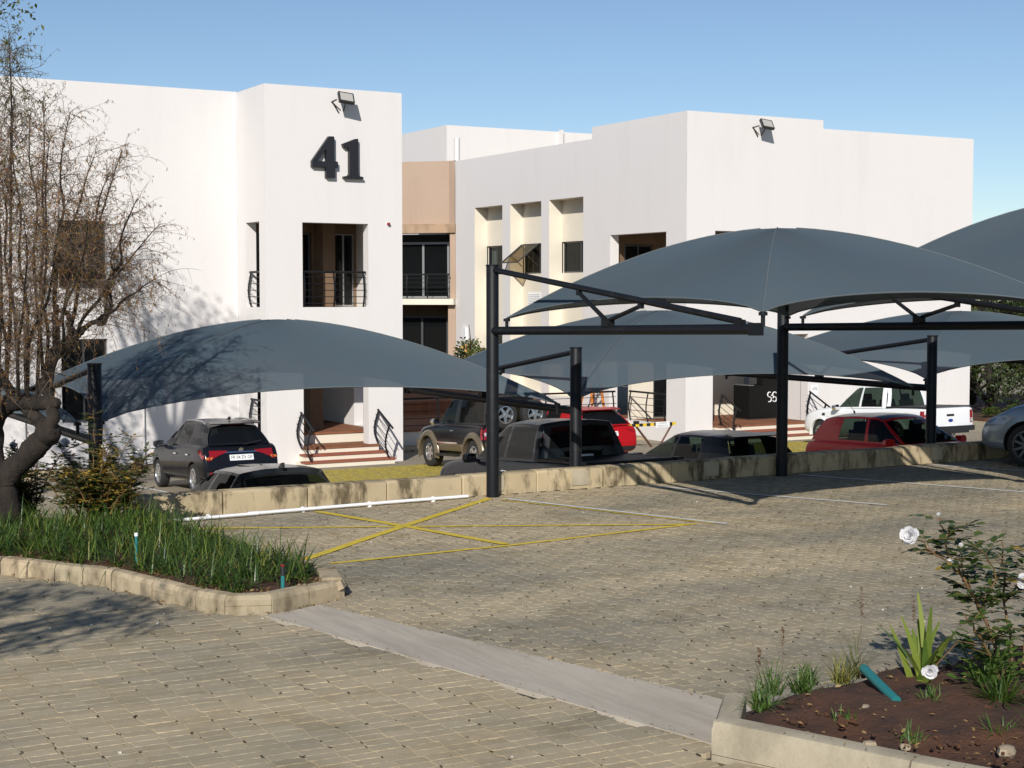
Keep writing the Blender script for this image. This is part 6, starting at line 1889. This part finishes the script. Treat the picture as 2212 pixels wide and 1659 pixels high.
# --- small plants of the right bed
def bedz(x, y): return .205
def tuft(label, x, y, n, l0, l1, w, spread, mt=GRASS, name="grass_tuft"):
    t = thing(name, label, "plant", (x, y, .18)); m = MB(); blades(m, V((x,y,.17)), n, l0, l1, w, spread, 5)
    m.build("blades", mt, t); return t
WEED = leafmat("weed_green", (.05,.12,.02), (.13,.19,.04), .3, .5)
tuft("dense green weed tuft at the kerb corner of the flower bed", 5.72, 7.10, 90, .10, .24, .010, 1.0, WEED)
tuft("grassy weed tuft just behind the kerb corner", 6.00, 7.35, 70, .12, .30, .008, .9, WEED)
tuft("low weed tuft at the middle of the bed's back edge", 6.35, 7.42, 60, .10, .22, .010, 1.0, WEED)
tuft("thin dry grass tuft with tall stalks at the bed's back edge", 6.72, 7.42, 70, .15, .36, .006, .8, leafmat("dry_tuft", (.13,.12,.03), (.10,.14,.03), .3))
tuft("small weed tuft in bare soil near the pale stones", 5.98, 6.15, 40, .08, .16, .009, 1.1, WEED)
tuft("dark grass tuft under the rose bush", 6.62, 5.75, 90, .15, .32, .010, .9, GRASS)
tuft("small weed in the middle of the red soil", 5.95, 6.65, 36, .06, .13, .010, 1.2, WEED)
tuft("weedy grass tuft at the foot of the rose bush", 7.05, 6.2, 80, .12, .30, .010, 1.0, WEED)
tuft("leafy weed tuft between the kerb corner and the seed stalks", 6.18, 7.28, 80, .10, .24, .011, 1.1, WEED)
tuft("yellowing weed tuft beside the teal pipe's upper end", 6.55, 7.35, 60, .10, .26, .010, 1.0, leafmat("yellow_weed", (.16,.19,.04), (.28,.24,.06), .3))
tuft("low weed tuft below the teal pipe", 6.62, 6.62, 60, .08, .18, .010, 1.2, WEED)
tuft("broad grass tuft left of the rose canes", 6.98, 6.45, 110, .16, .34, .012, 1.1, GRASS)
tuft("dense grass tuft in front of the rose canes", 7.15, 5.75, 130, .18, .36, .012, 1.1, GRASS)
tuft("weedy tuft beside the pale rough stone", 6.45, 5.95, 70, .08, .20, .010, 1.2, WEED)
sl = thing("strap_leaf_plant", "bright plant with broad upright strap leaves behind the blue pipe", "plant", (6.95, 7.05, .18))
m = MB(); blades(m, V((6.95,7.05,.17)), 20, .34, .62, .052, .62, 6); m.build("leaves", leafmat("clivia_leaf", (.10,.17,.03), (.26,.30,.05), .3, .4), sl)
sl2 = thing("broad_leaf_plant", "bushy broad-leaved plant at the foot of the rose canes", "plant", (7.25, 6.75, .18))
m = MB()
for k in range(130):
    a = rg.uniform(0,6.283); e = rg.uniform(.1,1.3); s = rg.uniform(.10,.30)
    rleaf(m, V((7.2+s*math.cos(a)*math.cos(e), 6.75+s*math.sin(a)*math.cos(e), .22+s*math.sin(e)*1.1)), V((math.cos(a),math.sin(a),.4)), .085, .05)
m.build("leaves", WEED, sl2)["kind"] = "stuff"
m = MB(); blades(m, V((7.2,6.75,.17)), 26, .25, .48, .03, .9, 5); m.build("long_leaves", WEED, sl2)
for i, (x, y, h) in enumerate(((6.80,7.45,.55),(6.2,7.5,.36),(7.3,7.5,.42),(5.85,7.3,.30))):
    t = thing("seed_stalk", ("tall brown seed stalk above the thin dry grass tuft", "brown seed stalk above the low weeds at mid bed edge", "brown seed stalk behind the broad strap leaves", "short brown seed stalk above the weeds at the kerb corner")[i], "plant", (x, y, .18), 0, "seed stalks at the bed's back edge")
    m = MB(); m.tube([(x,y,.17),(x+.01,y,.17+h*.6),(x+.02,y+.01,.17+h)], [.003,.0025,.002], 4, False); st_ = m.build("stalk", TWIG, t)
    m = MB()
    for k in range(26): leaf(m, V((x+.015,y+.005,.17+h*rg.uniform(.68,1.02))), rv(1), .022, .012)
    m.build("seed_head", leafmat("seed_brown", (.16,.08,.03), (.10,.05,.02), .2), t)
tp = thing("blue_pipe", "short teal plastic pipe lying in the flower bed", "pipe", (6.5, 6.95, .2))
m = MB(); m.tube([(6.66,7.26,.27),(6.55,7.02,.25),(6.45,6.75,.21)], .030, 10); m.build("pipe_length", TEAL, tp, smooth=60)
for i, (x, y, s, l) in enumerate(((6.18,6.72,.055,"ochre stone beside the small weed in the red soil"),(5.72,6.18,.035,"small pale stone just behind the front kerb"),(5.85,6.05,.030,"grey pebble behind the front kerb"),(6.25,5.72,.06,"pale rough stone under the rose bush"),(6.5,5.45,.05,"round pale stone at the front of the rose bush"))):
    t = thing("stone", l, "stone", (x, y, .18))
    m = MB(); M = Matrix.Translation((x,y,.20)) @ Matrix.Rotation(rg.uniform(0,3),4,'Z') @ Matrix.Diagonal((1.2,.8,.7,1))
    m.lathe([(0,-s),(s*.75,-s*.7),(s*rg.uniform(.9,1.1),-.1*s),(s*.8,s*.6),(0,s*.85)], 7, M); m.build("stone_body", STONE, t, smooth=40)
sp_ = thing("standpipe", "thin teal irrigation standpipe standing in the left grass", "pipe", (3.95, 13.9, .1))
m = MB(); m.tube([(3.95,13.88,.1),(3.95,13.88,.42)], .014, 8); m.build("riser", TEAL, sp_, smooth=60)
m = MB(); m.tube([(3.95,13.88,.42),(3.95,13.88,.45)], .018, 8); m.build("cap", PVC, sp_, smooth=60)
sp_ = thing("sprinkler", "short sprinkler with red cap at the broken corner of the left bed", "sprinkler", (4.72, 12.22, .1))
m = MB(); m.tube([(4.72,12.22,.1),(4.72,12.22,.25)], .018, 8); m.build("riser", TEAL, sp_, smooth=60)
m = MB(); m.tube([(4.72,12.22,.25),(4.72,12.22,.33)], .020, 8); m.build("nozzle", PLASTIC, sp_, smooth=60)
m = MB(); m.tube([(4.72,12.22,.33),(4.72,12.22,.345)], .017, 8); m.build("cap", REDLENS, sp_, smooth=60)

# --- leaf litter along kerbs and joints, grit on the paving
lt = MB(); gr = MB()
def litter(m, x, y, z, s): leaf(m, V((x,y,z+.006)), V((rg.uniform(-1,1), rg.uniform(-1,1), rg.uniform(-.1,.25))), s, s*.5, .2)
for a, b in zip(BED_L[1:8], BED_L[2:9]):
    a, b = V(a), V(b); n = V((b.y-a.y, -(b.x-a.x))).normalized()
    for k in range(int((b-a).length*26)):
        p_ = a.lerp(b, rg.random()) + n*abs(rg.gauss(0,.05)); litter(lt, p_.x, p_.y, 0, rg.uniform(.015,.04))
    for k in range(int((b-a).length*60)):
        p_ = a.lerp(b, rg.random()) - n*rg.uniform(.14,.36); litter(lt, p_.x, p_.y, .13, rg.uniform(.02,.05))
for a, b in (((5.68,5.85),(5.25,6.97)),((5.25,6.97),(5.70,7.47)),((4.42,11.9),(5.40,7.16)),((4.98,12.08),(6.03,8.02))):
    a, b = V(a), V(b); n = V((b.y-a.y, -(b.x-a.x))).normalized()
    for k in range(int((b-a).length*18)):
        p_ = a.lerp(b, rg.random()) + n*rg.gauss(0,.04); litter(lt, p_.x, p_.y, .0, rg.uniform(.012,.03))
cd = MB()
for k in range(900):
    x, y = rg.uniform(5.4,9.0), rg.uniform(4.4,7.7)
    if not all(inside((x+dx, y+dy), BED_R) for dx, dy in ((0,0),(-.22,-.1),(0,.42),(.2,.3),(-.2,.3))): continue
    s_ = rg.uniform(.006,.022)*(1.6 if rg.random() < .1 else 1)
    M = Matrix.Translation((x,y,.205)) @ Matrix.Rotation(rg.uniform(0,3),4,'Z') @ Matrix.Rotation(rg.uniform(-.6,.6),4,'X')
    cd.lathe([(0,-s_),(s_,-s_*.3),(s_*.8,s_*.5),(0,s_*.8)], 5, M)
o = cd.build("soil_clods", SOIL, br, smooth=40); o["kind"] = "stuff"
for k in range(600):
    x, y = rg.uniform(5.4,8.4), rg.uniform(4.6,7.6)
    if inside((x,y), BED_R) and inside((x-.1,y+.4), BED_R): litter(lt, x, y, .215, rg.uniform(.015,.045))
for k in range(260):
    d = rg.uniform(8.2,20); s = rg.uniform(-.33,.33)*d; p_ = FWD*d + RGT*s
    if inside((p_.x,p_.y),BED_L) or inside((p_.x,p_.y),BED_R) or p_.y > 17.6: continue
    if rg.random() < .86: litter(lt, p_.x, p_.y, 0, rg.uniform(.010,.025))
    else:
        s_ = rg.uniform(.004,.011); gr.obox(Matrix.Translation((p_.x,p_.y,s_*.4)) @ Matrix.Rotation(rg.uniform(0,3),4,'Z'), s_*2, s_*1.5, s_)
o = lt.build("leaf_litter", leafmat("litter_leaf", (.24,.13,.04), (.36,.25,.10), .15)); tag(o, "dry brown leaf litter along the kerbs and over the paving", "leaf litter", kind="stuff")
o = gr.build("grit", mat("pale_grit", (.6,.57,.5), .9)); tag(o, "pale grit and pebbles scattered over the paving", "gravel", kind="stuff")
